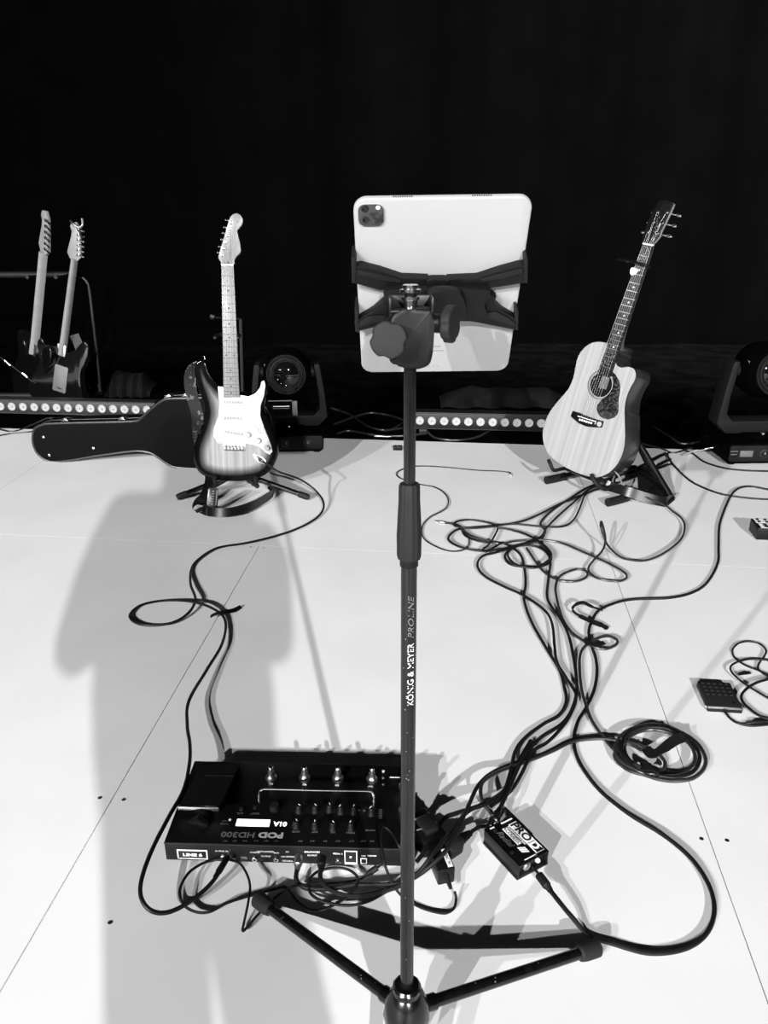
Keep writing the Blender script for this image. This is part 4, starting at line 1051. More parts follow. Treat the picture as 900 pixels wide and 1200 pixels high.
# right one
a, b = fl(474, 504.5, 0.0), fl(672, 509, 0.0)
hb = 0.088
cxs = [(a + (b - a) * 0).x]
def bar_local(px, py, A, B, z):
    n = Vector(((B - A).y, -(B - A).x, 0)).normalized(); p = hit(px, py, A, n); return (p - A).dot((B - A).normalized())
cs = [bar_local(492 + 14.25 * k, 490.5 + .28 * k, a, b, 0) for k in range(13)]
batten('light_batten', 'dark LED batten with a row of round lenses left of the acoustic guitar', a, b, 0, hb, 0.0225, cs, 'battendark', 0)
a, b = fl(-70, 484.5, 0.0), fl(182, 491, 0.0)
cs = [bar_local(1 + 13.2 * k, 477.7 + .36 * k, a, b, 0) for k in range(-4, 14)]
batten('light_batten', 'grey LED batten with round lenses behind the guitar case', a, b, 0, 0.078, 0.0235, cs, 'batten', 0)

# ------------------------------------------------------------ moving head lights
def moving_head(label, loc, rz, wd, tilt, panel_txt=False):
    Mx = Matrix.Translation(loc) @ Matrix.Rotation(rz, 4, 'Z')
    t = thing('moving_head_light', label, 'light', Mx)
    k = wd / 0.38
    bw, bd, bh = 0.38 * k, 0.34 * k, 0.105 * k
    bm = BM(); box(bm, (0, 0, bh / 2 + .008), (bw, bd, bh), 0.018 * k, None, 3); bs = link_mesh('base', bm, 'yokedark', t)
    bm = BM(); prism(bm, rrect(0, 0.055 * k, bw * 0.98, 0.078 * k, 0.012 * k), -0.002, 0.004, 0.0015, Matrix.Translation((0, -bd / 2, 0.008)) @ Matrix.Rotation(PI / 2, 4, 'X')); fp = link_mesh('front_panel', bm, 'yoke', bs)
    fy_ = -bd / 2 - 0.0045
    for c, d, m in (((-0.105 * k, fy_, 0.063 * k), (0.062 * k, 0.002, 0.03 * k), 'plate'), ((-0.165 * k, fy_, 0.075 * k), (0.036 * k, .002, .005), 'greyprint'), ((-0.165 * k, fy_, 0.06 * k), (0.03 * k, .002, .005), 'greyprint')):
        bm = BM(); box(bm, c, d, 0.0006); link_mesh('display' if d[2] > .01 else 'panel_mark', bm, m, bs)
    for cx_ in (-0.02, 0.10):
        T = axisM((cx_ * k, fy_ + .002, 0.062 * k), (0, -1, 0))
        bm = BM(); lathe(bm, [(0.022 * k, 0), (0.022 * k, 0.003), (0.016 * k, 0.004), (0.015 * k, 0.001), (0, 0.001)], T, 20); kn_ = link_mesh('jog_wheel', bm, 'darkprint', bs)
        bm = BM(); box(bm, T @ Vector((0.004, 0.002, 0.003)), (0.008, 0.003, 0.012), 0.0006); link_mesh('wheel_mark', bm, 'greyprint', kn_)
    for sx in (-1, 1):
        bm = BM(); tube(bm, catmull([(sx * bw * .5, -0.07 * k, .07 * k), (sx * (bw * .5 + .03 * k), -0.06 * k, .075 * k), (sx * (bw * .5 + .03 * k), 0.06 * k, .075 * k), (sx * bw * .5, 0.07 * k, .07 * k)], 4), 0.007, 8); link_mesh('carry_handle', bm, 'yokedark', bs)
    for sx in (-1, 1):
        for sy in (-1, 1):
            bm = BM(); lathe(bm, [(0.016, -0.008), (0.018, 0.0), (0.018, 0.012), (0, 0.012)], Matrix.Translation((sx * bw * .4, sy * bd * .38, 0)), 12); link_mesh('foot', bm, 'rubber', bs)
    # turntable
    bm = BM(); lathe(bm, [(0.11 * k, bh + .004), (0.115 * k, bh + .02 * k), (0.10 * k, bh + .028 * k), (0, bh + .028 * k)], None, 28); link_mesh('pan_bearing', bm, 'yokedark', t)
    # yoke: U with splayed arms, thick
    z0 = bh + .02 * k
    U = [(-.165, 0), (.165, 0), (.215, .05), (.20, .20), (.182, .33), (.176, .35), (.15, .35), (.148, .33), (.168, .19), (.172, .10), (.14, .062), (-.14, .062), (-.172, .10), (-.168, .19), (-.148, .33), (-.15, .35), (-.176, .35), (-.182, .33), (-.20, .20), (-.215, .05)]
    T = Matrix.Translation((0, .055 * k, z0)) @ Matrix.Rotation(PI / 2, 4, 'X')
    bm = BM(); prism(bm, [(a * k, b * k) for a, b in U], 0, 0.11 * k, 0.006 * k, T); yk = link_mesh('yoke', bm, 'yoke', t)
    for sx in (-1, 1):
        bm = BM(); lathe(bm, [(0.032 * k, 0), (0.032 * k, 0.03 * k), (0, 0.03 * k)], axisM((sx * .15 * k, 0, z0 + .30 * k), (-sx, 0, 0)), 18); link_mesh('tilt_bearing', bm, 'yoke', yk)
    # head
    hc_ = Vector((0, 0, z0 + .30 * k)); dr = Vector((0, -math.cos(tilt), math.sin(tilt)))
    T = axisM(hc_, dr)
    bm = BM(); lathe(bm, [(0.0, -.14 * k), (0.09 * k, -.13 * k), (0.125 * k, -.08 * k), (0.135 * k, 0), (0.13 * k, .07 * k), (0.112 * k, .115 * k), (0.104 * k, .13 * k), (0.098 * k, .13 * k), (0.096 * k, .11 * k), (0, .11 * k)], T, 36); hd_ = link_mesh('head', bm, 'yokedark', t)
    bm = BM(); n = 36; lathe(bm, [(0.108 * k, .122 * k), (0.110 * k, .134 * k), (0.100 * k, .137 * k), (0.098 * k, .126 * k)], T, n); link_mesh('bezel', bm, 'yokedark', hd_)
    bm = BM(); lathe(bm, [(0.086 * k, .118 * k), (0.086 * k, .134 * k), (0.0815 * k, .135 * k), (0.081 * k, .116 * k)], T, n); link_mesh('lens_ring', bm, 'yoke', hd_)
    bm = BM(); lathe(bm, [(0.1045 * k, .130 * k), (0.1045 * k, .139 * k), (0.1005 * k, .139 * k), (0.100 * k, .130 * k)], T, n); link_mesh('outer_ring', bm, 'yoke', hd_)
    bm = BM(); lathe(bm, [(0.079 * k, .112 * k), (0.074 * k, .126 * k), (0.055 * k, .139 * k), (0.028 * k, .146 * k), (0, .148 * k)], T, n); link_mesh('lens', bm, 'glass', hd_)
    for j in range(6):  # white and chrome dots on the glass stand in for bright glints
        a = 2.2 + j * .5; p = T @ Vector((.066 * k * math.cos(a) * (0.5 + .1 * j), .06 * k * math.sin(a) * (0.5 + .1 * j), .138 * k))
        bm = BM(); lathe(bm, [(0.0035 * k, 0), (0.003 * k, 0.002), (0, 0.0025)], axisM(p, dr), 8); link_mesh('lens_glint', bm, 'white' if j < 4 else 'chrome', hd_)
    for sx in (-1,):
        bm = BM()
        for zz in (0.035, -0.02): box(bm, (sx * .118 * k, -.06 * k, hc_.z + zz * k), (0.004, .03 * k, .045 * k), 0.001)
        link_mesh('side_vent', bm, 'greyprint', hd_)
    T2 = Matrix.Translation((0.045 * k, -.058 * k, z0 + .025 * k))
    bm = BM(); lathe(bm, [(0.012 * k, 0), (0.012 * k, 0.01 * k), (0, 0.012 * k)], T2 @ Matrix.Translation((-.045 * k, -.03 * k, -.02 * k)), 12); link_mesh('pan_lock', bm, 'chrome', yk)
    if panel_txt:
        for c, d, m in (((-.045 * k, -.057 * k, z0 + .115 * k), (.12 * k, .004, .07 * k), 'yokedark'), ((-.045 * k, -.0605 * k, z0 + .15 * k), (.13 * k, .003, .006 * k), 'greyprint'), ((-.04 * k, -.0605 * k, z0 + .118 * k), (.09 * k, .003, .004 * k), 'white'), ((-.04 * k, -.0605 * k, z0 + .106 * k), (.09 * k, .003, .003 * k), 'plate'), ((.035 * k, -.06 * k, z0 + .105 * k), (.028 * k, .004, .085 * k), 'plate')):
            bm = BM(); box(bm, c, d, 0.0006); link_mesh('rating_plate', bm, m, yk)
    return t
cornerL = fl(377, 532); kw = 0.335
moving_head('black moving head light behind the sunburst guitar, nearer the centre', (cornerL.x - kw / 2, cornerL.y + kw * .45, 0), 0.06, kw, 0.10, True)
cornerR = fl(848, 546); kw = 0.375
moving_head('black moving head light with grey yoke at the right edge of the stage', (cornerR.x + kw / 2 + .005, cornerR.y + kw * .45, 0), 0.03, kw, 0.10)

# folded black cloth behind the battens
def cloth_heap(label, x0, x1, y, h):
    bm = BM(); nx, ny = 40, 10; G = []
    for i in range(nx + 1):
        row = []
        for j in range(ny + 1):
            a = j / ny; X = x0 + (x1 - x0) * i / nx; e = min(1, 6 * min(i, nx - i) / nx)
            zz = h * math.sin(PI * a) ** 0.6 * (0.25 + 0.75 * e) * (0.92 + 0.08 * math.sin(i * .5) * math.cos(i * .31)) if 0 < a < 1 else 0.0
            row.append(bm.verts.new((X, y - 0.12 + 0.24 * a + 0.02 * math.sin(i * 0.7), -0.008 + zz)))
        G.append(row)
    for i in range(nx):
        for j in range(ny): bm.faces.new((G[i][j], G[i + 1][j], G[i + 1][j + 1], G[i][j + 1]))
    o = world_obj('folded_cloth', bm, 'cloth', ((x0 + x1) / 2, y, -0.008)); tag(o, label, 'cloth')
cloth_heap('heap of black cloth on the floor behind the left batten', atY(130, 470, 5.0).x, atY(182, 470, 5.0).x, 5.0, 0.14)
cloth_heap('low black cloth fold on the floor under the grey strap', atY(86, 470, 5.25).x, atY(116, 470, 5.25).x, 5.25, 0.22)
cloth_heap('long black cloth roll behind the right batten', atY(515, 470, 4.75).x, atY(665, 470, 4.75).x, 4.75, 0.10)

# ------------------------------------------------------------ multi-effects pedalboard
PH = 0.05
pfl = fl(195, 1009.5); pfr_dir = Vector((1, -0.035, 0)).normalized()
PM = Matrix.Translation((pfl.x, pfl.y, 0)) @ Matrix.Rotation(math.atan2(pfr_dir.y, pfr_dir.x), 4, 'Z')
PI_ = PM.inverted()
PW, PD = 0.492, 0.238
pod = thing('multi_effects_pedal', 'black multi-effects pedalboard with footswitches and expression pedal on the white floor', 'pedal', PM)
def pt(px, py, z=PH):
    p = PI_ @ fl(px, py, z); return p.x, p.y
def pf(px, py):   # rear panel facing the viewer (local y=0): returns x,z
    n = Vector((pfr_dir.y, -pfr_dir.x, 0)); p = PI_ @ hit(px, py, PM.translation, n); return p.x, p.z
bm = BM(); box(bm, (PW / 2, PD / 2, 0.004 + (PH - .004) / 2), (PW, PD, PH - 0.004), 0.002); link_mesh('shell', bm, 'device', pod)
bm = BM(); box(bm, (PW / 2, -0.0008, 0.027), (PW - .004, 0.0016, 0.040), 0.0004); rp = link_mesh('rear_panel', bm, 'devpanel', pod)
bm = BM(); box(bm, (PW / 2, -0.001, PH - 0.0008), (PW, 0.003, 0.0022), 0.0008); link_mesh('edge_strip', bm, 'caseedge', pod)
for x in (0.03, PW - 0.03):
    for y in (0.03, PD - .03):
        bm = BM(); lathe(bm, [(0.011, 0), (0.011, 0.005), (0, 0.005)], Matrix.Translation((x, y, 0)), 12); link_mesh('rubber_foot', bm, 'rubber', pod)
# expression pedal treadle: wedge, silver lip towards the viewer
zn, zf_ = 0.078, 0.060
a, b = pt(208.5, 945, zn), pt(256.5, 947.5, zn); c, d = pt(281, 897, zf_), pt(236, 895, zf_)
bm = BM()
V = [bm.verts.new(v) for v in ((a[0], a[1], zn), (b[0], b[1], zn), (c[0], c[1], zf_), (d[0], d[1], zf_), (a[0], a[1] + .004, zn - .010), (b[0], b[1] + .004, zn - .010), (c[0], c[1], zf_ - .012), (d[0], d[1], zf_ - .012))]
for f in ((0, 1, 2, 3), (7, 6, 5, 4), (0, 4, 5, 1), (1, 5, 6, 2), (2, 6, 7, 3), (3, 7, 4, 0)): bm.faces.new([V[i] for i in f])
bmesh.ops.bevel(bm, geom=bm.edges[:], offset=0.0015, segments=2, affect='EDGES'); tr = link_mesh('expression_pedal', bm, 'mattblack', pod)
bm = BM(); box(bm, ((a[0] + b[0]) / 2, a[1] - 0.001, zn - 0.003), (b[0] - a[0], 0.005, 0.010), 0.002); link_mesh('silver_lip', bm, 'chrome', tr)
bm = BM(); e1, e2 = pt(240, 908.5, .066), pt(274, 909.5, .066); box(bm, ((e1[0] + e2[0]) / 2, e1[1], .0665), (e2[0] - e1[0], 0.0012, 0.001)); link_mesh('tread_line', bm, 'knobgrey', tr)
bm = BM(); box(bm, ((a[0] + b[0]) / 2 + .01, a[1] + .05, PH + .006), (0.05, 0.07, 0.014), 0.002); link_mesh('pedal_hinge', bm, 'black', pod)
bm = BM(); q = pt(233, 966); tube(bm, [(q[0] - .02, q[1] + .006, PH), (q[0], q[1] + .003, PH + .008), (q[0] + .02, q[1] - .002, PH)], [0.006, 0.012, 0.006], 10); link_mesh('toe_switch', bm, 'black', pod)
# footswitches
for (x, y) in ((318, 912), (357, 912.5), (396, 913), (436, 914), (474, 922), (474, 950)):
    q = pt(x, y)
    bm = BM(); lathe(bm, [(0.0125, PH), (0.0125, PH + .004), (0.0095, PH + .006), (0.0075, PH + .010), (0.0075, PH + .017), (0.0045, PH + .019), (0.0045, PH + .022)], Matrix.Translation((q[0], q[1], 0)), 18); fs = link_mesh('footswitch', bm, 'steel', pod)
    bm = BM(); lathe(bm, [(0.004, PH + .022), (0.0058, PH + .024), (0.0058, PH + .028), (0.004, PH + .031), (0, PH + .0315)], Matrix.Translation((q[0], q[1], 0)), 16); link_mesh('switch_cap', bm, 'chrome', fs)
RZ = Matrix.Rotation(PI, 4, 'Z')
def ptext(s, px, py, size, m='greyprint', **k):
    q = pt(px, py); return text('panel_lettering', s, size, m, pod, Matrix.Translation((q[0], q[1], PH + .0004)) @ RZ, **k)
# guard rail
q = [pt(304, 940, PH + .0), pt(305, 926, PH + .03), pt(436, 928.5, PH + .03), pt(438, 945, PH + .0)]
bm = BM(); tube(bm, catmull([(q[0][0], q[0][1], PH), (q[0][0], q[0][1] + .004, PH + .02), (q[0][0] + .006, q[1][1] + .001, PH + .03), (q[0][0] + .02, q[1][1] + .002, PH + .032), ((q[1][0] + q[2][0]) / 2, q[1][1] + .002, PH + .032), (q[3][0] - .02, q[2][1] + .001, PH + .032), (q[3][0] - .005, q[2][1], PH + .03), (q[3][0], q[3][1] + .003, PH + .02), (q[3][0], q[3][1], PH)], 6), 0.0026, 10); link_mesh('guard_rail', bm, 'chrome', pod)
for i, (x, y) in enumerate(((350, 951), (369, 951), (386, 950), (399, 952), (415, 952), (435, 954), (347, 969), (369, 970), (390, 971), (411, 971))):
    q = pt(x, y)
    bm = BM(); lathe(bm, [(0.0088, PH), (0.0082, PH + .003), (0.0066, PH + .005), (0.006, PH + .014), (0.005, PH + .0155), (0, PH + .0155)], Matrix.Translation((q[0], q[1], 0)), 16); kb = link_mesh('control_knob', bm, 'black', pod)
    ang = random.uniform(-1, 1); bm = BM(); box(bm, (q[0] + .002 * math.sin(ang), q[1] + .0025, PH + .0158), (0.0012, 0.006, 0.0006), 0, Matrix.Rotation(ang, 3, 'Z')); link_mesh('pointer', bm, 'white', kb)
q = pt(322, 948); bm = BM(); lathe(bm, [(0.011, PH), (0.011, PH + .004), (0.0095, PH + .005), (0.009, PH + .012), (0, PH + .0125)], Matrix.Translation((q[0], q[1], 0)), 18); link_mesh('select_knob', bm, 'rubber', pod)
for x, y in ((283, 949), (299, 947)):
    q = pt(x, y); bm = BM(); lathe(bm, [(0.0042, PH), (0.0042, PH + .004), (0, PH + .0045)], Matrix.Translation((q[0], q[1], 0)), 12); link_mesh('push_button', bm, 'knobgrey', pod)
for x, y, r, m in ((449, 904, .0034, 'white'), (449, 912, .0026, 'greyprint'), (449, 919.5, .0022, 'greyprint'), (269.5, 961, .0028, 'white')):
    q = pt(x, y); bm = BM(); lathe(bm, [(r, PH), (r, PH + .0012), (0, PH + .0015)], Matrix.Translation((q[0], q[1], 0)), 12); link_mesh('indicator_lamp', bm, m, pod)
a, b = pt(276, 968), pt(317, 961)
M['lcd'] = mat('backlit_lcd', 0.6, 0.4, emit=0.75)
bm = BM(); box(bm, ((a[0] + b[0]) / 2, (a[1] + b[1]) / 2, PH + .0006), (b[0] - a[0], b[1] - a[1], 0.0012), 0.0005); lc = link_mesh('display', bm, 'lcd', pod)
text('display_text', 'CLEAN  AMP', 0.0085, 'plate', lc, Matrix.Translation(((a[0] + b[0]) / 2, (a[1] + b[1]) / 2, PH + .0016)) @ RZ)
M['segment'] = mat('lit_segments', 0.9, 0.4, emit=1.3)
ptext('01A', 328.5, 965.5, 0.016, 'segment', offs=0.0003)
ptext('POD', 317.5, 978.6, 0.019, 'silverprint', offs=0.0009, sx=1.25)
ptext('HD300', 279, 978, 0.019, 'plate', offs=0.0004, sx=1.2)
for s, x, y in (('FS1', 318, 918.5), ('FS2', 357, 919.5), ('FS3', 395, 920.5), ('TAP', 434, 921.5)): ptext(s, x, y, 0.006, 'white')
for s, x, y in (('SAVE', 281.5, 953), ('SELECT', 299, 953.5), ('TAP', 263.5, 962), ('TUNER', 263, 965.5), ('DRIVE', 347, 974.5), ('BASS', 369, 975), ('MID', 390, 975.5), ('TREBLE', 411, 975.8), ('MASTER', 434, 973)): ptext(s, x, y, 0.0055, 'plate')
for k in range(5):
    ptext('MIX', 446, 949 + 2.4 * k, 0.004, 'plate')
for k, x in enumerate((264, 275, 287, 300, 312, 324, 352, 366, 381, 396, 412, 426, 436)): ptext('OUT', x, 985.5 + .02 * k, 0.0042, 'plate')
q0, q1 = pt(457, 911), pt(469, 911.5); bm = BM(); box(bm, ((q0[0] + q1[0]) / 2, q0[1], PH + .0004), (q1[0] - q0[0], 0.002, 0.0006)); link_mesh('panel_line', bm, 'white', pod)
# rear panel details
def ftext(s, px, py, size, m='white', **k):
    q = pf(px, py); return text('panel_lettering', s, size, m, pod, Matrix.Translation((q[0], -0.0022, q[1])) @ Matrix.Rotation(PI / 2, 4, 'X'), **k)
def fring(px, py, r, m='chrome', ri=0.5):
    q = pf(px, py); bm = BM()
    lathe(bm, [(r, 0.0), (r, 0.004), (r * .8, 0.005), (r * ri, 0.005), (r * ri, 0.001)], axisM((q[0], -0.0016, q[1]), (0, -1, 0)), 16)
    j = link_mesh('jack_socket', bm, m, pod)
    bm = BM(); lathe(bm, [(r * ri, 0.0), (r * ri, 0.0022), (0, 0.0022)], axisM((q[0], -0.0016, q[1]), (0, -1, 0)), 12); link_mesh('jack_hole', bm, 'darkprint', j)
def fbox(px0, py0, px1, py1, m, name='socket', pr_=0.002, ring=None):
    a, b = pf(px0, py1), pf(px1, py0)
    bm = BM(); box(bm, ((a[0] + b[0]) / 2, -0.001 - pr_ / 2, (a[1] + b[1]) / 2), (b[0] - a[0], pr_, b[1] - a[1]), 0.0004); return link_mesh(name, bm, m, pod)
fbox(208.5, 995.5, 243, 1005.5, 'white', 'logo_plate', 0.0010); fbox(210, 997, 241.5, 1004, 'darkprint', 'logo_plate', 0.0016)
ftext('LINE 6', 226, 1000.6, 0.0095, 'white', sx=1.45, offs=0.0005, depth=0.0012)
fring(274.5, 1004, 0.0036, 'steel'); fring(299, 1005, 0.0055, 'chrome'); fring(324, 1005.5, 0.005, 'chrome'); fring(396.5, 1008, 0.0052, 'chrome'); fring(262, 1003, 0.0055, 'steel')
fbox(283, 1003, 290, 1007, 'plate', 'slide_switch')
fbox(404, 996.5, 418.5, 1012, 'white', 'socket_frame', 0.0008); fbox(405, 997.5, 417.5, 1009.5, 'darkprint', 'socket', 0.0014)
q = pf(411, 1003); bm = BM(); box(bm, (q[0], -0.003, q[1]), (0.004, 0.001, 0.004)); link_mesh('socket_key', bm, 'white', pod)
fbox(422.5, 1005, 430, 1011.5, 'white', 'socket_frame', 0.0008); fbox(423.5, 1006, 429, 1010.5, 'darkprint', 'socket', 0.0014)
for s, x, y, z in (('GUITAR IN', 260, 996.5, .0052), ('PHONES', 299, 998, .005), ('UNBALANCED', 311, 997, .0052), ('OUTPUT', 312, 1002.5, .0048), ('AUX', 324, 998.5, .005), ('FX', 337, 997.5, .0055), ('MONO', 334, 1003, .0045), ('STEREO', 341, 1003, .0045), ('RETURN', 337, 1008, .0055), ('BALANCED', 366, 997.5, .006), ('OUTPUT', 366, 1001.5, .0048), ('PEDAL 2', 396, 999.5, .005), ('USB', 426, 1002, .005), ('POWER', 436, 1002, .005)): ftext(s, x, y, z)
# inserted plugs (each belongs to its cable; added below)

# ------------------------------------------------------------ direct injection box
dL, dB, dR = fl(567, 989), fl(606, 1031), fl(640, 1012)
dx = (dB - dL).normalized(); DLn = (dB - dL).length; DWd = (dR - dB).dot(Vector((-dx.y, dx.x, 0)))
DM = Matrix((dx, Vector((-dx.y, dx.x, 0)), Vector((0, 0, 1)))).transposed().to_4x4(); DM.translation = dL
DMI = DM.inverted(); DHt = 0.037
dib = thing('di_box', 'black direct injection box with white lettering beside the stand', 'box', DM)
bm = BM(); box(bm, (DLn / 2, DWd / 2, 0.003), (DLn + .004, DWd + .004, 0.006), 0.0015); link_mesh('base_pad', bm, 'rubber', dib)
bm = BM(); box(bm, (DLn / 2, DWd / 2, 0.006 + (DHt - .010) / 2), (DLn - .01, DWd - .006, DHt - .008), 0.002); link_mesh('inner_chassis', bm, 'devpanel', dib)
bm = BM(); prism(bm, [(-.004, .002), (-.004, DHt * .35), (.006, DHt), (DLn - .006, DHt), (DLn + .004, DHt * .35), (DLn + .004, .002), (DLn + .001, .002), (DLn + .001, DHt * .3), (DLn - .008, DHt - .003), (.008, DHt - .003), (-.001, DHt * .3), (-.001, .002)], 0, -DWd, 0, Matrix.Rotation(PI / 2, 4, 'X')); 
# book-end style cover: top plus two long sides
bm.free(); bm = BM(); box(bm, (DLn / 2, DWd / 2, DHt - .0015), (DLn + .006, DWd, 0.003), 0.001); sh = link_mesh('cover', bm, 'device', dib)
for y in (0.0015, DWd - .0015):
    bm = BM(); box(bm, (DLn / 2, y, DHt / 2 + .002), (DLn + .004, 0.003, DHt - .004), 0.001); link_mesh('cover_side', bm, 'devpanel', dib)
def dbox(x0, x1, y0, y1, m, h=0.0005, name='printed_panel'):
    bm = BM(); box(bm, ((x0 + x1) / 2, (y0 + y1) / 2, DHt + h / 2), (x1 - x0, y1 - y0, h)); return link_mesh(name, bm, m, dib)
L_, W_ = DLn, DWd
def dT(x, y, h=0.0006): return Matrix.Translation((x * L_, y * W_, DHt + h))
dbox(.13 * L_, .67 * L_, .66 * W_, .93 * W_, 'white'); dbox(.15 * L_, .655 * L_, .685 * W_, .905 * W_, 'white', .0007)
text('lettering', 'PRO', 0.024, 'darkprint', dib, dT(.40, .79, .0009), offs=0.0007, sx=1.15)
dbox(.68 * L_, .95 * L_, .66 * W_, .93 * W_, 'white', .0005); dbox(.69 * L_, .90 * L_, .69 * W_, .90 * W_, 'darkprint', .0007)
text('lettering', 'D', 0.022, 'white', dib, dT(.79, .79, .0009), offs=0.0009, sx=1.2)
text('lettering', 'I', 0.022, 'darkprint', dib, dT(.925, .79, .0009), offs=0.0009, sx=1.2)
dbox(.16 * L_, .62 * L_, .42 * W_, .56 * W_, 'white'); text('lettering', 'ACOUSTIC', 0.0105, 'greyprint', dib, dT(.39, .49, .0007), offs=0.0002)
text('lettering', 'PASSIVE DIRECT BOX', 0.0058, 'white', dib, dT(.42, .61, .0003))
text('lettering', 'Radial', 0.018, 'plate', dib, dT(.37, .27, .0003), shear=0.35)
for k in range(3): 
    T = dT(.68 + .05 * k, .44); bm = BM(); prism(bm, [(-.002, -.007), (.002, -.007), (.009, .007), (.005, .007)], 0, 0.0004, 0, T); link_mesh('stripe', bm, 'white', dib)
text('lettering', '®', 0.010, 'greyprint', dib, dT(.97, .60, .0003))
for x, y in ((.12, .22), (.70, .12)): bm = BM(); lathe(bm, [(0.004, DHt), (0.004, DHt + .001), (0.002, DHt + .0012), (0, DHt + .0006)], Matrix.Translation((x * L_, y * W_, 0)), 10); link_mesh('cover_screw', bm, 'knobgrey', dib)
dbox(.02 * L_, .05 * L_, .52 * W_, .9 * W_, 'white'); dbox(.02 * L_, .05 * L_, .14 * W_, .28 * W_, 'white'); dbox(.955 * L_, .975 * L_, .25 * W_, .62 * W_, 'white')
for (y, m, r) in ((.32, 'steel', .009), (.70, 'white', .005)):
    bm = BM(); lathe(bm, [(r, 0), (r, .005), (r * .7, .007), (0, .007)], axisM((L_ - .006, y * W_, DHt * .52), (1, 0, 0)), 16); link_mesh('jack_socket' if r > .006 else 'push_switch', bm, m, dib)

# ------------------------------------------------------------ power bits left of the DI box
ad = fl(523, 1036); ad2 = fl(502, 985)
adx = (ad - ad2).normalized(); ADM = Matrix((adx, Vector((-adx.y, adx.x, 0)), Vector((0, 0, 1)))).transposed().to_4x4(); ADM.translation = Vector((ad.x, ad.y, 0))
adp = thing('power_adapter', 'small black mains adapter with white label left of the direct box', 'adapter', ADM)
bm = BM(); box(bm, (-.045, 0, .019), (.09, .034, .038), .003); link_mesh('housing', bm, 'black', adp)
bm = BM(); box(bm, (-.026, .009, .0383), (.045, .010, .0006)); link_mesh('rating_label', bm, 'white', adp)
text('label_print', 'AC/DC  9V', 0.007, 'darkprint', adp, Matrix.Translation((-.026, .009, .0388)))
bm = BM(); lathe(bm, [(0.006, 0), (0.005, .012), (0.0035, .026), (0.002, .026)], axisM((-.001, 0, .02), (1, 0, -.2)), 12); link_mesh('strain_relief', bm, 'rubber', adp)
# trailing socket block in front of the stand pole
tsk = thing('socket_block', 'black trailing mains socket block behind the stand pole', 'socket', Matrix.Translation(fl(497, 985)) @ Matrix.Rotation(-1.05, 4, 'Z'))
bm = BM(); box(bm, (0, 0, .022), (.085, .055, .044), .006); link_mesh('housing', bm, 'black', tsk)
bm = BM()
for k in range(2): tube(bm, catmull([(-.02 + .028 * k, -.024, .046), (-.012 + .028 * k, .0, .052), (-.02 + .028 * k, .024, .046)], 4), 0.0022, 6)
link_mesh('ridges', bm, 'caseedge', tsk)
bm = BM(); box(bm, (.01, .0, .049), (.04, .03, .014), .004); link_mesh('inserted_plug_face', bm, 'rubber', tsk)
plg = thing('mains_plug', 'black ribbed mains plug lying next to the direct box', 'plug', axisM(fl(530, 990, 0.024), fl(556, 973, 0.022) - fl(530, 990, 0.024)))
bm = BM(); lathe(bm, [(0, -.022), (0.020, -.022), (0.0225, -.016), (0.0225, .008), (0.018, .014), (0.0125, .022)], None, 18); link_mesh('plug_body', bm, 'rubber', plg)
bm = BM()
for k in range(5): lathe(bm, [(0.0, .018 + .007 * k), (0.0125 - .0014 * k, .018 + .007 * k), (0.0125 - .0014 * k, .0225 + .007 * k), (0.0, .0225 + .007 * k)], None, 14)
lathe(bm, [(0.006, .018), (0.004, .056)], None, 12); link_mesh('strain_relief', bm, 'black', plg)

# ------------------------------------------------------------ foot controller at right
A4 = [fl(822.7, 798, .018), fl(857, 799, .018), fl(871, 830, .018), fl(830, 827.5, .018)]
ctr = fl(846, 815, 0)
fcx = (A4[2] - A4[3]).normalized(); fcy = Vector((-fcx.y, fcx.x, 0))
FM = Matrix((fcx, fcy, Vector((0, 0, 1)))).transposed().to_4x4(); FM.translation = Vector((A4[3].x, A4[3].y, 0)); FI = FM.inverted()
fw = (A4[2] - A4[3]).length; fd = (A4[0] - A4[3]).dot(fcy)
fs_ = thing('sustain_pedal', 'flat dark footswitch pedal with dimpled rubber tread near the right edge', 'pedal', FM)
bm = BM(); box(bm, (fw / 2, fd / 2, .007), (fw, fd, .012), .002); link_mesh('base', bm, 'devpanel', fs_)
bm = BM(); box(bm, (fw / 2, fd / 2, .016), (fw - .002, fd - .002, .005), .0015); link_mesh('tread', bm, 'knobgrey', fs_)
bm = BM(); box(bm, (fw / 2, .001, .0145), (fw, .003, .006), .001); link_mesh('steel_lip', bm, 'steel', fs_)
for i in range(5):
    for j in range(4):
        bm = BM(); box(bm, (fw * (.14 + .175 * i), fd * (.90 - .145 * j), .0192), (fw * .09, .004, .0022), .0008, seg=1); link_mesh('tread_nub', bm, 'caseedge', fs_)
bm = BM(); lathe(bm, [(0.0045, .018), (0.0045, .0195), (0, .0195)], Matrix.Translation((fw * .80, fd * .17, 0)), 12); link_mesh('rubber_stud', bm, 'darkprint', fs_)
bm = BM(); tube(bm, [(-.003, .012, .008), (.006, .012, .008)], .004, 8); link_mesh('hinge_pin', bm, 'steel', fs_)
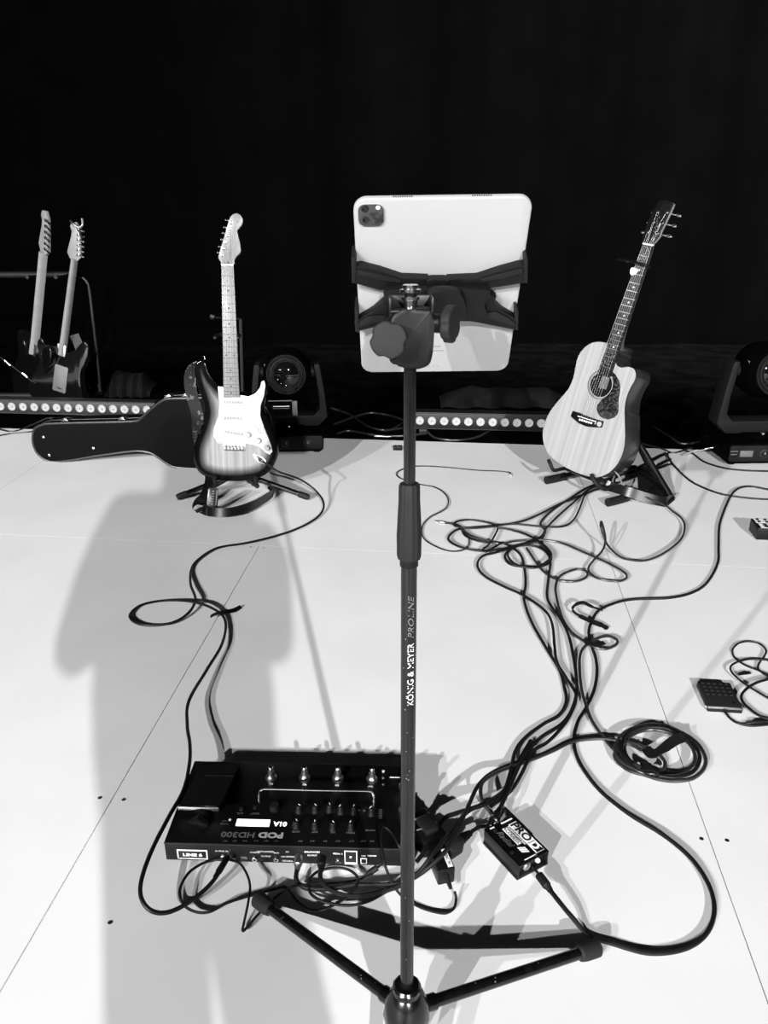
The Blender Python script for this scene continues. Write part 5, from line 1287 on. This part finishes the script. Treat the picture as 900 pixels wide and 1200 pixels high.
# small effects pedal cut by the right edge
m0 = fl(886, 633, 0.0); MMx = Matrix.Translation(Vector((m0.x, m0.y, 0))) @ Matrix.Rotation(-0.10, 4, 'Z')
mp_ = thing('effects_pedal', 'little black effects pedal with pale knob panel cut by the right edge', 'pedal', MMx)
bm = BM(); box(bm, (.065, .045, .026), (.13, .092, .048), .002); link_mesh('housing', bm, 'device', mp_)
for o_ in range(4):
    bm = BM(); lathe(bm, [(.006, 0), (.006, .003), (0, .003)], Matrix.Translation((.012 + .1 * (o_ % 2), .012 + .065 * (o_ // 2), 0)), 10); link_mesh('rubber_foot', bm, 'rubber', mp_)
MI_ = MMx.inverted()
for (x, y, m) in ((.016, .079, 'white'), (.016, .057, 'white'), (.020, .022, 'white')):
    bm = BM(); box(bm, (x + .022, y, .0503), (.060, .017 if y > .03 else .040, .0006)); link_mesh('printed_panel', bm, m, mp_)
for x, y, r in ((.020, .079, .0055), (.048, .079, .0055), (.020, .057, .0055), (.048, .057, .0055), (.032, .030, .0075), (.032, .012, .0075)):
    bm = BM(); lathe(bm, [(r, .0505), (r * .9, .055), (0, .056)], Matrix.Translation((x, y, 0)), 14); link_mesh('control_knob', bm, 'darkprint', mp_)

# ------------------------------------------------------------ cables
def smooth_z(n, base, seed, amp=0.004):
    r = random.Random(seed); ph = r.uniform(0, 6); f = r.uniform(.5, .9)
    return [base + amp * (0.5 + 0.5 * math.sin(ph + f * i)) for i in range(n)]
CABN = [0]
def cable(label, pts, r=0.0042, m='cable', lift=0.0, z=None, name='cable', plugs=(), group=None, amp=0.004):
    """pts: picture points on the floor; optional 3rd value = height of the cable centre above the floor"""
    CABN[0] += 1
    zz = smooth_z(len(pts), r + lift, CABN[0], amp)
    W = []
    for i, p in enumerate(pts):
        if isinstance(p, Vector): W.append(p); continue
        h = p[2] if len(p) > 2 else zz[i]
        W.append(fl(p[0], p[1], h))
    o0 = Vector((W[0].x, W[0].y, 0))
    t = thing(name, label, 'cable', Matrix.Translation(o0), group)
    bm = BM(); tube(bm, [p - o0 for p in catmull(W, 7)], r, 8); link_mesh('cord', bm, m, t)
    for (end, L, rr, mm) in plugs:
        p = W[0] if end == 0 else W[-1]; q = W[1] if end == 0 else W[-2]
        d = (p - q).normalized(); a = p - o0
        bm = BM(); tube(bm, [a - d * .012, a - d * .002, a, a + d * L * .75, a + d * L * .8], [r * 1.2, rr * .8, rr, rr, rr * .8], 12); tp_ = link_mesh('plug', bm, mm, t)
        bm = BM(); tube(bm, [a + d * L * .75, a + d * (L + .012)], 0.003, 8); link_mesh('plug_tip', bm, 'chrome', tp_)
    return t

jk_w = EM @ Vector((*el(307, 540), 0.012))
cable('long black cable from the sunburst guitar looping past the pedalboard into its left socket', [jk_w, ew(313, 544, .05), (327, 553, .16), (350, 561, .10), (368, 573, .05), (379, 588, .02), (376, 602, .008), (358, 615), (330, 626), (290, 636), (255, 642), (233, 655), (224, 668), (223.5, 685, .012), (229, 703, .016), (219, 720, .01), (197, 731), (166, 732), (152, 722), (166, 709), (197, 703.5), (230, 706, .022), (256, 717, .012), (264.5, 731), (260, 755, .014), (243, 784, .02), (221.5, 821, .03), (219.5, 850, .035), (222.5, 872, .04), (222, 895, .045), (215, 926, .05), (198, 957, .055), (179, 994, .055), (166.5, 1028, .05), (165, 1050, .045), (174, 1065, .035), (190, 1070, .025), (210, 1064, .02), (234, 1048, .022), (250, 1032, .026), (256, 1022, .028)], 0.0042,
      plugs=((0, .03, .006, 'chrome'), (1, .045, .0062, 'black')))
cable('thin black cable looping left from the pedalboard across the tripod foot', [(262, 1006, .02), (250, 1008, .012), (237, 1012, .014), (222, 1022, .02), (212.5, 1037, .02), (211, 1050, .018), (217, 1062, .012), (231, 1069), (247, 1068), (266, 1058), (290, 1050.5, .01), (322, 1042, .012), (336, 1040.5), (349, 1057), (363, 1066.5), (381, 1065), (405, 1052, .012), (417, 1039, .016), (419, 1028), (408, 1019), (392, 1017), (373, 1021), (363, 1031), (364, 1047), (381, 1057), (408, 1061), (432, 1056), (453, 1045), (469, 1039), (490, 1026), (505, 1008), (515, 990)], 0.0028, lift=.006)
cable('thin black lead with a sharp bend below the left tripod foot', [(268, 1007, .02), (281, 1012, .02), (290, 1026, .02), (293, 1041, .025), (290, 1062, .02), (286, 1081), (284.5, 1091), (291, 1085), (302, 1072), (316, 1058, .014), (330, 1046, .02), (346, 1038, .02), (372, 1036), (400, 1034), (422, 1030), (434, 1022, .014)], 0.0024, lift=.004, plugs=((1, .02, .006, 'rubber'),))
pj = lambda x, y, d=.006: PM @ Vector((pf(x, y)[0], -d, pf(x, y)[1]))
cable('black microphone cable with pale plug running from the pedalboard to the coil', [PM @ Vector((pf(351, 1008)[0], -.02, .022)), fl(347, 1029, .016), (352, 1037, .012), (362, 1041.5, .01), (387, 1041.5, .01), (413, 1037.5, .012), (440, 1037, .016), (469, 1035, .02), (491, 1025, .03), (512, 1008, .05), (526, 992, .06), (538, 968, .065), (550, 942, .05), (560, 921, .035), (576, 906, .025), (600, 895.5), (624, 889), (648, 878), (665, 869), (684, 864.5), (707, 863), (726, 864)], 0.0045,
      plugs=((0, .025, .0085, 'steel'),))
cable('black microphone cable with dark plug running from the pedalboard up the bundle', [PM @ Vector((pf(378, 1008)[0], -.02, .022)), fl(376, 1031, .018), (389, 1044, .014), (411, 1050, .012), (440, 1047, .014), (469, 1037, .02), (491, 1022, .035), (508, 1000, .055), (530, 973, .055), (548, 951, .05), (572, 941, .04), (590, 928, .03), (598, 905, .02), (604, 880), (616, 864), (636, 849), (655, 838), (663.5, 822), (661, 804), (655, 784), (638, 756), (622, 727), (614, 702), (616, 685), (615, 669), (611, 652), (601, 642), (587, 636), (566, 635), (546, 628), (538, 616), (519, 612)], 0.0045,
      plugs=((0, .025, .0085, 'black'), (1, .02, .0055, 'steel')))
cable('black cable from the direct box back edge up through the tangle to the acoustic stand', [(583, 953, .03), (589, 941, .035), (598, 922, .03), (606, 902, .02), (619, 880), (634, 864), (652, 853), (664, 842), (673, 824), (676, 804), (673, 776), (667, 747), (658, 727), (645, 709), (641, 697), (643, 675), (645, 658), (640, 647), (629, 640.5), (612, 639), (599, 643), (591.5, 652), (598, 661), (615, 664), (636, 663), (646, 655), (641, 644), (635, 634), (639, 622), (633.5, 613), (646, 599), (668, 584), (685, 573), (702, 566), (730, 556), (755, 551), (770, 546), (786, 538)], 0.0045, lift=.003,
      plugs=((0, .022, .0085, 'black'),))
cable('black cable curving left of the tangle and joining the bundle below it', [(575, 945, .03), (600, 925, .02), (618, 893), (624, 880), (641, 870), (656, 855), (668, 838), (675, 815), (664, 795), (653, 777), (650, 758), (647, 731), (638, 715), (614, 698), (590, 687), (568, 675), (559.5, 663), (565, 652), (582, 647), (601, 641), (622, 634), (635, 628), (641, 618), (657, 602), (673, 588), (691, 573), (712, 564), (735, 554), (756, 545), (772, 536), (785, 530)], 0.0043, lift=.008)
cable('black cable forming the upper oval at the left of the tangle', [(788, 543), (772, 549), (750, 556), (718, 568), (701, 573), (682, 580), (657, 590), (629, 604), (607, 612), (582, 615.5), (559, 617.5), (538, 620), (528, 626), (526, 633), (537, 640), (557, 645), (574, 645), (593, 642), (613, 637), (630, 633)], 0.0042, lift=.006)
cable('black cable dropping from the acoustic stand and running flat to the left tangle', [(718, 566), (697, 574), (686, 580), (680, 594), (673, 608), (662, 616), (640, 617.5), (601, 614), (575, 617), (550, 619), (533, 616), (536, 611), (550, 609), (570, 612), (583, 617), (580, 627), (573, 638), (566, 643.5), (569, 646.5), (576, 643), (588, 636)], 0.0040, lift=.010)
cable('black cable draped over the middle of the tangle in a short arc', [(583, 618), (600, 621), (616, 626), (628, 632), (640, 641), (646, 650), (641, 658), (628, 665), (612, 664), (601, 659), (595, 650), (600, 643), (612, 638), (630, 636), (640, 641)], 0.0042, lift=.013)
cable('dark grey guitar cable bending wide right of the tangle, ending by the acoustic guitar', [(540, 618), (551, 627), (573, 634), (588, 637), (603, 634), (629, 632.5), (657, 636), (684, 647), (711, 659), (729, 669), (734.5, 676), (726, 681), (707, 679.5), (694, 674), (689.5, 666), (696, 656), (706, 645, .03), (709.5, 633, .05), (707, 618, .08), (704.5, 611, .09), (704, 617, .08), (707, 628, .05), (713, 640, .02), (726, 652), (741, 656.5), (758, 656.5), (778, 648), (797, 633), (802.5, 619), (799, 608), (788, 599), (779, 592, .014), (765, 586, .03), (745, 578, .05)], 0.0040, 'cablegrey', lift=.008)
cable('dark grey cable with two small loops running down the bundle to the coil', [(617, 642), (629, 660), (640, 672), (656, 680), (672, 681.5), (686, 677), (687.5, 670), (676, 667), (662, 671.5), (654, 678), (651, 688), (652, 699), (658, 722), (669, 740), (684, 751), (696, 758), (709, 760.5), (721, 756), (723, 750, .014), (713, 745.5, .016), (700, 748, .014), (688, 755), (681, 764), (679, 778), (681, 804), (686, 824), (693.5, 844), (707, 864), (720, 879, .012), (735, 894, .014), (750, 905), (766, 907), (777, 902), (779, 893), (771, 883, .014), (756, 875, .018), (735, 869, .018)], 0.0042, 'cablegrey', lift=.004)
CO = lambda L: [(640 + x * .2444, 700 + y * .2444) for x, y in L]
coil_pts = CO([(330, 668), (380, 690), (330, 745), (345, 790), (400, 830), (470, 850), (540, 872), (620, 880), (700, 868), (750, 830), (765, 780), (740, 720), (690, 672), (610, 632), (520, 610), (430, 622), (360, 665), (330, 730), (360, 785), (430, 825), (510, 842), (600, 848), (670, 832), (708, 795), (712, 750), (680, 695), (610, 655), (530, 635), (460, 640), (400, 668), (376, 720), (395, 775), (450, 815)])
cable('coiled black microphone cable lying on the floor at right', coil_pts, 0.0046, 'cablegrey', lift=.004, amp=.012)
cable('second turn of dark cable inside the floor coil', CO([(420, 800), (370, 750), (365, 690), (410, 640), (490, 622), (580, 630), (665, 668), (725, 730), (735, 785), (700, 838), (620, 862), (540, 855)]), 0.0044, 'cable', lift=.014)
def strip(label, pts, w_, hgt, m='velcro', name='cable_tie'):
    W = [fl(x, y, z) for x, y, z in pts]; o0 = Vector((W[0].x, W[0].y, 0))
    bm = BM(); ribbon(bm, [p - o0 for p in W], (0.2, 0.7, 0.35), w_, 0.003); o = link_mesh(name, bm, m); o.location = o0
    tag(o, label, 'tie'); return o
def strip2(label, pts, wd, w_, m='velcro'):
    W = [fl(x, y, z) for x, y, z in pts]; o0 = Vector((W[0].x, W[0].y, 0))
    bm = BM(); ribbon(bm, [p - o0 for p in W], wd, w_, 0.003); o = link_mesh('cable_tie', bm, m); o.location = o0
    tag(o, label, 'tie'); return o
strip2('black hook-and-loop tie wrapped over the top right of the coil', [(757, 877, .02), (764, 884, .02), (776, 878, .03), (790, 868, .035), (802, 863, .03)], [(0, 1, .1), (.3, 1, .1), (.6, 1, .2), (.6, 1, .2), (.7, .8, .2)], 0.024)
strip2('wide end of black tie crossing the right side of the coil', [(785, 854, .022), (795, 860, .034), (806, 866, .02)], [(.4, -.5, 0), (.4, -.5, 0), (.4, -.5, 0)], 0.016)
strip2('short black tie around the front of the coil', [(750, 897, .012), (762, 899, .026), (772, 903, .018)], [(0, 1, 0), (0, 1, 0), (0, 1, 0)], 0.020)
run = [(690, 1095), (668, 1072, .02), (650, 1050, .025), (641, 1038, .025)]
cable('long black cable sweeping round the right foreground into the direct box', [(920, 578), (900, 573.5), (880, 570), (866, 572), (857, 580), (849, 597), (843, 616), (842, 641), (841, 660), (829, 682), (812, 694), (785, 700.5), (746, 702), (724, 705.5), (702, 715), (694, 727), (690, 740), (693, 756), (698, 771), (699.5, 789), (696, 809), (687, 829), (678, 844), (673, 862), (674, 880), (683, 900), (703, 926), (736, 953), (778, 979), (810, 1006), (831, 1038), (837, 1068), (827, 1095), (802, 1112), (762, 1117), (722, 1107)] + run, 0.0045, plugs=((1, .035, .0085, 'rubber'),))
strip2('black cable tie curled in a loop where the cable bends right of the bundle', [(706, 715, .012), (694, 711, .03), (683, 706, .03), (674, 709, .025), (671, 715, .02), (680, 722, .015), (693, 728, .01), (706, 733, .006), (712, 737, .004)], (0.1, .9, .3), [.006, .010, .011, .008, .007, .014, .018, .014, .004])
strip2('small black tie around the cable loop under the curled tie', [(684, 750, .012), (690, 754, .022), (700, 755, .016), (708, 753, .01)], (0, 1, .2), 0.012)
cable('black cable crossing the floor in front of the right moving head', [(782, 532), (785, 539), (793, 549), (807, 562), (822, 570.5), (846, 579), (876, 583.5), (900, 585), (920, 585)], 0.0042)
cable('black cable skirting the foot of the right moving head', [(800, 527), (811, 531), (825, 541), (847, 548), (870, 551), (900, 552), (925, 552)], 0.0042)
cable('silver-tipped jack lead lying beside the right moving head', [(800, 533), (812, 529, .02), (822, 527, .03)], 0.004, 'cablepale', plugs=((1, .05, .005, 'chrome'),))
cable('thin black lead in an S curve behind the stand pole', [(598, 555.5), (597, 553.5), (584, 552), (560, 551), (523, 547.5), (492, 546), (474, 549), (465, 554), (468.5, 560), (490, 567), (511, 571.5), (524, 582), (523, 595), (504, 606), (495, 617), (496, 630), (510, 640), (529, 646), (546, 643), (550, 634), (545, 624), (536, 617)], 0.0026, plugs=((0, .018, .006, 'steel'),))
cable('pale lead looping from the bottom of the acoustic guitar', [aw(718, 551, -.06), aw(724, 556, -.03), fl(729, 567, .08), fl(733, 578, .03), (741, 586, .01), (752, 588, .008), (768, 589), (782, 594)], 0.0030, 'cablepale')
cable('thin black adapter lead drooping beside the stand pole', [(533, 1045, .018), (534.5, 1053), (532, 1064), (522, 1070), (507, 1068), (490, 1062), (472, 1051), (460, 1036, .02), (452, 1016, .05), (448, 995, .065), (447, 982, .07), (450, 970, .07), (459, 976, .066), (468, 992, .062), (476, 1006, .03)], 0.0026)
cable('black mains lead from the socket block up towards the bundle', [(505, 985, .03), (520, 960, .03), (535, 953, .035), (557, 946, .04), (575, 938, .035), (592, 925, .02), (602, 905), (612, 885), (622, 868)], 0.0048, lift=.004)
cable('black mains lead from the ribbed plug to the direct box side', [(553, 974, .02), (562, 969, .018), (572, 967, .012), (577, 955, .02)], 0.004)
cable('black cable from the direct box back socket bending up to the coil run', [(578, 955, .03), (568, 943, .04), (563.5, 931, .04), (565, 918, .035), (575, 909, .03), (592, 901, .02), (620, 891.5), (648, 880), (666, 871), (686, 866.5), (712, 866), (735, 871), (752, 879)], 0.0040, 'cablegrey', lift=.006, plugs=((0, .02, .0075, 'chrome'),))
cable('short black lead stub curling under the socket block', [(488, 1010, .02), (495, 1002, .025), (506, 995, .03), (514, 984, .03)], 0.0045)
CN = lambda L: [(780 + x * .1333, 730 + y * .1333) for x, y in L]
cable('thin black lead wound in loops beside the dimpled footswitch', CN([(960, 500), (900, 470), (840, 430), (812, 395), (825, 350), (868, 290), (882, 240), (830, 185), (730, 163), (640, 180), (588, 235), (600, 295), (650, 340), (720, 380), (800, 410), (900, 450), (960, 470)]), 0.0027)
cable('thin black lead making the upper arc by the right edge', CN([(960, 340), (900, 328), (750, 318), (640, 340), (575, 380), (580, 430), (650, 500), (750, 570), (900, 660), (960, 700)]), 0.0027, lift=.005)
cable('thicker black lead making the lower arc by the right edge', CN([(960, 490), (900, 495), (790, 530), (700, 590), (665, 650), (700, 720), (800, 800), (900, 845), (960, 860)]), 0.0035, lift=.006)
cable('black lead leaving the dimpled footswitch along its near side', [(848, 833, .008), (851, 836, .006), (856, 842), (865, 847.5), (880, 850.5), (900, 849), (915, 846)], 0.0030)
cable('black jack plug and lead end at the lower right edge', [(920, 846), (900, 845.5), (893, 846)], 0.0032, lift=.004, plugs=((1, .03, .006, 'rubber'),))
tieR = strip2('tiny black cable tie inside the loops at the right edge', [(865, 790, .004), (873, 789, .008), (879, 788, .006)], (0, 1, .2), 0.008)
# dark cables on the black floor at the back
rr_ = random.Random(3)
backs = [('black cable loop with silver plug behind the central moving head', [(392, 497), (420, 487), (440, 484), (470, 491), (476, 500), (450, 505)]),
         ('black cable lying along the back edge of the white floor', [(395, 508), (410, 505), (440, 510), (470, 511), (500, 508)]),
         ('dark cable arc under the right batten', [(500, 505), (510, 513), (535, 516), (560, 512), (575, 504)]),
         ('dark cable straggling on the black floor beside the centre light', [(388, 478), (410, 486), (432, 500), (455, 504), (472, 496)]),
         ('black cable across the dark floor under the left batten', [(-10, 500), (15, 506), (40, 497), (60, 490), (80, 497)]),
         ('black cable bundle edge left of the guitar case', [(-10, 513), (10, 509), (38, 506), (50, 500)]),
         ('dark cable wandering in the shadows right of the acoustic guitar', [(765, 500), (785, 512), (800, 520), (825, 516), (840, 505)]),
         ('dark cable bunch behind the acoustic guitar stand', [(752, 520), (775, 526), (790, 531), (810, 525)])]
for lb, pts in backs:
    cable(lb, [(x, y, 0.0) for x, y in pts], 0.006, 'cablegrey')
o = thing('jack_plug', 'silver jack plug on the dark floor behind the stage edge', 'plug', axisM(fl(452, 511.5, 0.0), (1, -.15, 0.0)))
bm = BM(); lathe(bm, [(0, -.06), (0.007, -.06), (0.009, -.05), (0.009, 0), (0.004, .003), (0.004, .03), (0, .032)], None, 12); link_mesh('barrel', bm, 'steel', o)
o = thing('stage_clip', 'small black floor clip on the white floor edge behind the stand pole', 'clip', Matrix.Translation(fl(466, 527)))
bm = BM(); box(bm, (0, 0, .010), (.045, .03, .02), .003); link_mesh('block', bm, 'black', o)
bm = BM(); lathe(bm, [(.004, .02), (.004, .023), (0, .023)], None, 10); link_mesh('bolt', bm, 'steel', o)
# silver-plugged lead at the left guitars
p = atY(4, 422, 4.6)
o = thing('jack_lead', 'dark lead with bright plug crossing in front of the leftmost rack guitar', 'cable', Matrix.Translation(p)); q = o.matrix_world.inverted()
bm = BM(); tube(bm, [q @ atY(x, y, 4.6) for x, y in ((-8, 413), (5, 422), (35, 445), (42, 449))], .003, 8); link_mesh('cord', bm, 'cable', o)
for a, b in (((5.5, 422.5), (12.5, 428.5)), ((26, 437), (32, 442))):
    bm = BM(); tube(bm, [q @ atY(*a, 4.6), q @ atY(*b, 4.6)], .007, 8); link_mesh('plug', bm, 'chrome', o)

# small tie where the guitar cable crosses the seam at left
strip2('black cable tie around the crossing of the long guitar cable at left', [(247, 722, .012), (254, 719, .024), (264, 717, .02), (274, 715, .008), (282, 711, .004)], (0.1, 1, .3), 0.012)

# ------------------------------------------------------------ the photographer (behind the viewpoint, seen only by the shadow)
def skin_obj(name, verts, edges, radii, m, parent, sub=1):
    me = bpy.data.meshes.new(name); me.from_pydata(verts, edges, []); me.materials.append(M[m])
    o = bpy.data.objects.new(name, me); C.objects.link(o); o.parent = parent
    s = o.modifiers.new('skin', 'SKIN')
    for i, r in enumerate(radii):
        me.skin_vertices[0].data[i].radius = (r if isinstance(r, tuple) else (r, r))
    me.skin_vertices[0].data[0].use_root = True
    ss = o.modifiers.new('sub', 'SUBSURF'); ss.levels = sub; ss.render_levels = sub
    return o
PX, PY = 0.045, -0.70
pers = thing('person', 'standing person in dark clothes with raised elbows, throwing the long shadow at left', 'person', Matrix.Translation((PX, PY, 0)))
V = [(0, 0, .90), (0, 0, 1.08), (0, 0, 1.34), (0, 0, 1.47), (0, .02, 1.57), (0, .035, 1.64), (0, .03, 1.73),
     (-.19, 0, 1.44), (-.32, .20, 1.01), (-.15, .44, 1.13), (-.10, .52, 1.17),
     (.17, 0, 1.44), (.17, .20, 1.03), (.17, .44, 1.13), (.14, .52, 1.17),
     (-.07, 0, .88), (.0, .01, .52), (.03, -.02, .08), (.025, .10, .03),
     (.10, 0, .88), (.17, .01, .52), (.18, -.02, .08), (.185, .10, .03)]
E = [(0, 1), (1, 2), (2, 3), (3, 4), (4, 5), (5, 6), (2, 7), (7, 8), (8, 9), (9, 10), (2, 11), (11, 12), (12, 13), (13, 14), (0, 15), (15, 16), (16, 17), (17, 18), (0, 19), (19, 20), (20, 21), (21, 22)]
Rr = [(.215, .13), (.225, .12), (.235, .12), (.07, .07), (.07, .08), (.085, .10), (.06, .07), .085, .05, .040, .032, .085, .05, .040, .032, .10, .062, .05, .045, .10, .06, .05, .045]
skin_obj('body', V, E, Rr, 'garment', pers, 2)
bm = BM(); bmesh.ops.create_uvsphere(bm, u_segments=16, v_segments=10, radius=.095)
for v in bm.verts: v.co = Vector((v.co.x * .9, v.co.y * 1.05 + .0, v.co.z * 1.05 + 1.69))
link_mesh('hair', bm, 'hair', pers)
for sx, hx in ((-1, -.10), (1, .16)):
    for k in range(5):
        a = Vector((hx, .52, 1.17)); L = (.05, .062, .066, .062, .048)[k]
        if k == 0: pts = [a, a + Vector((-sx * .02, .02, .02)), a + Vector((-sx * .035, .045, .03))]
        else: pts = [a + Vector((0, .015, .014 - .014 * (k - 1))), a + Vector((-sx * L * .5, .03, .014 - .014 * (k - 1))), a + Vector((-sx * L, .022, .012 - .014 * (k - 1)))]
        bm = BM(); tube(bm, catmull(pts, 3), .0085, 8); link_mesh('finger', bm, 'skin', pers)
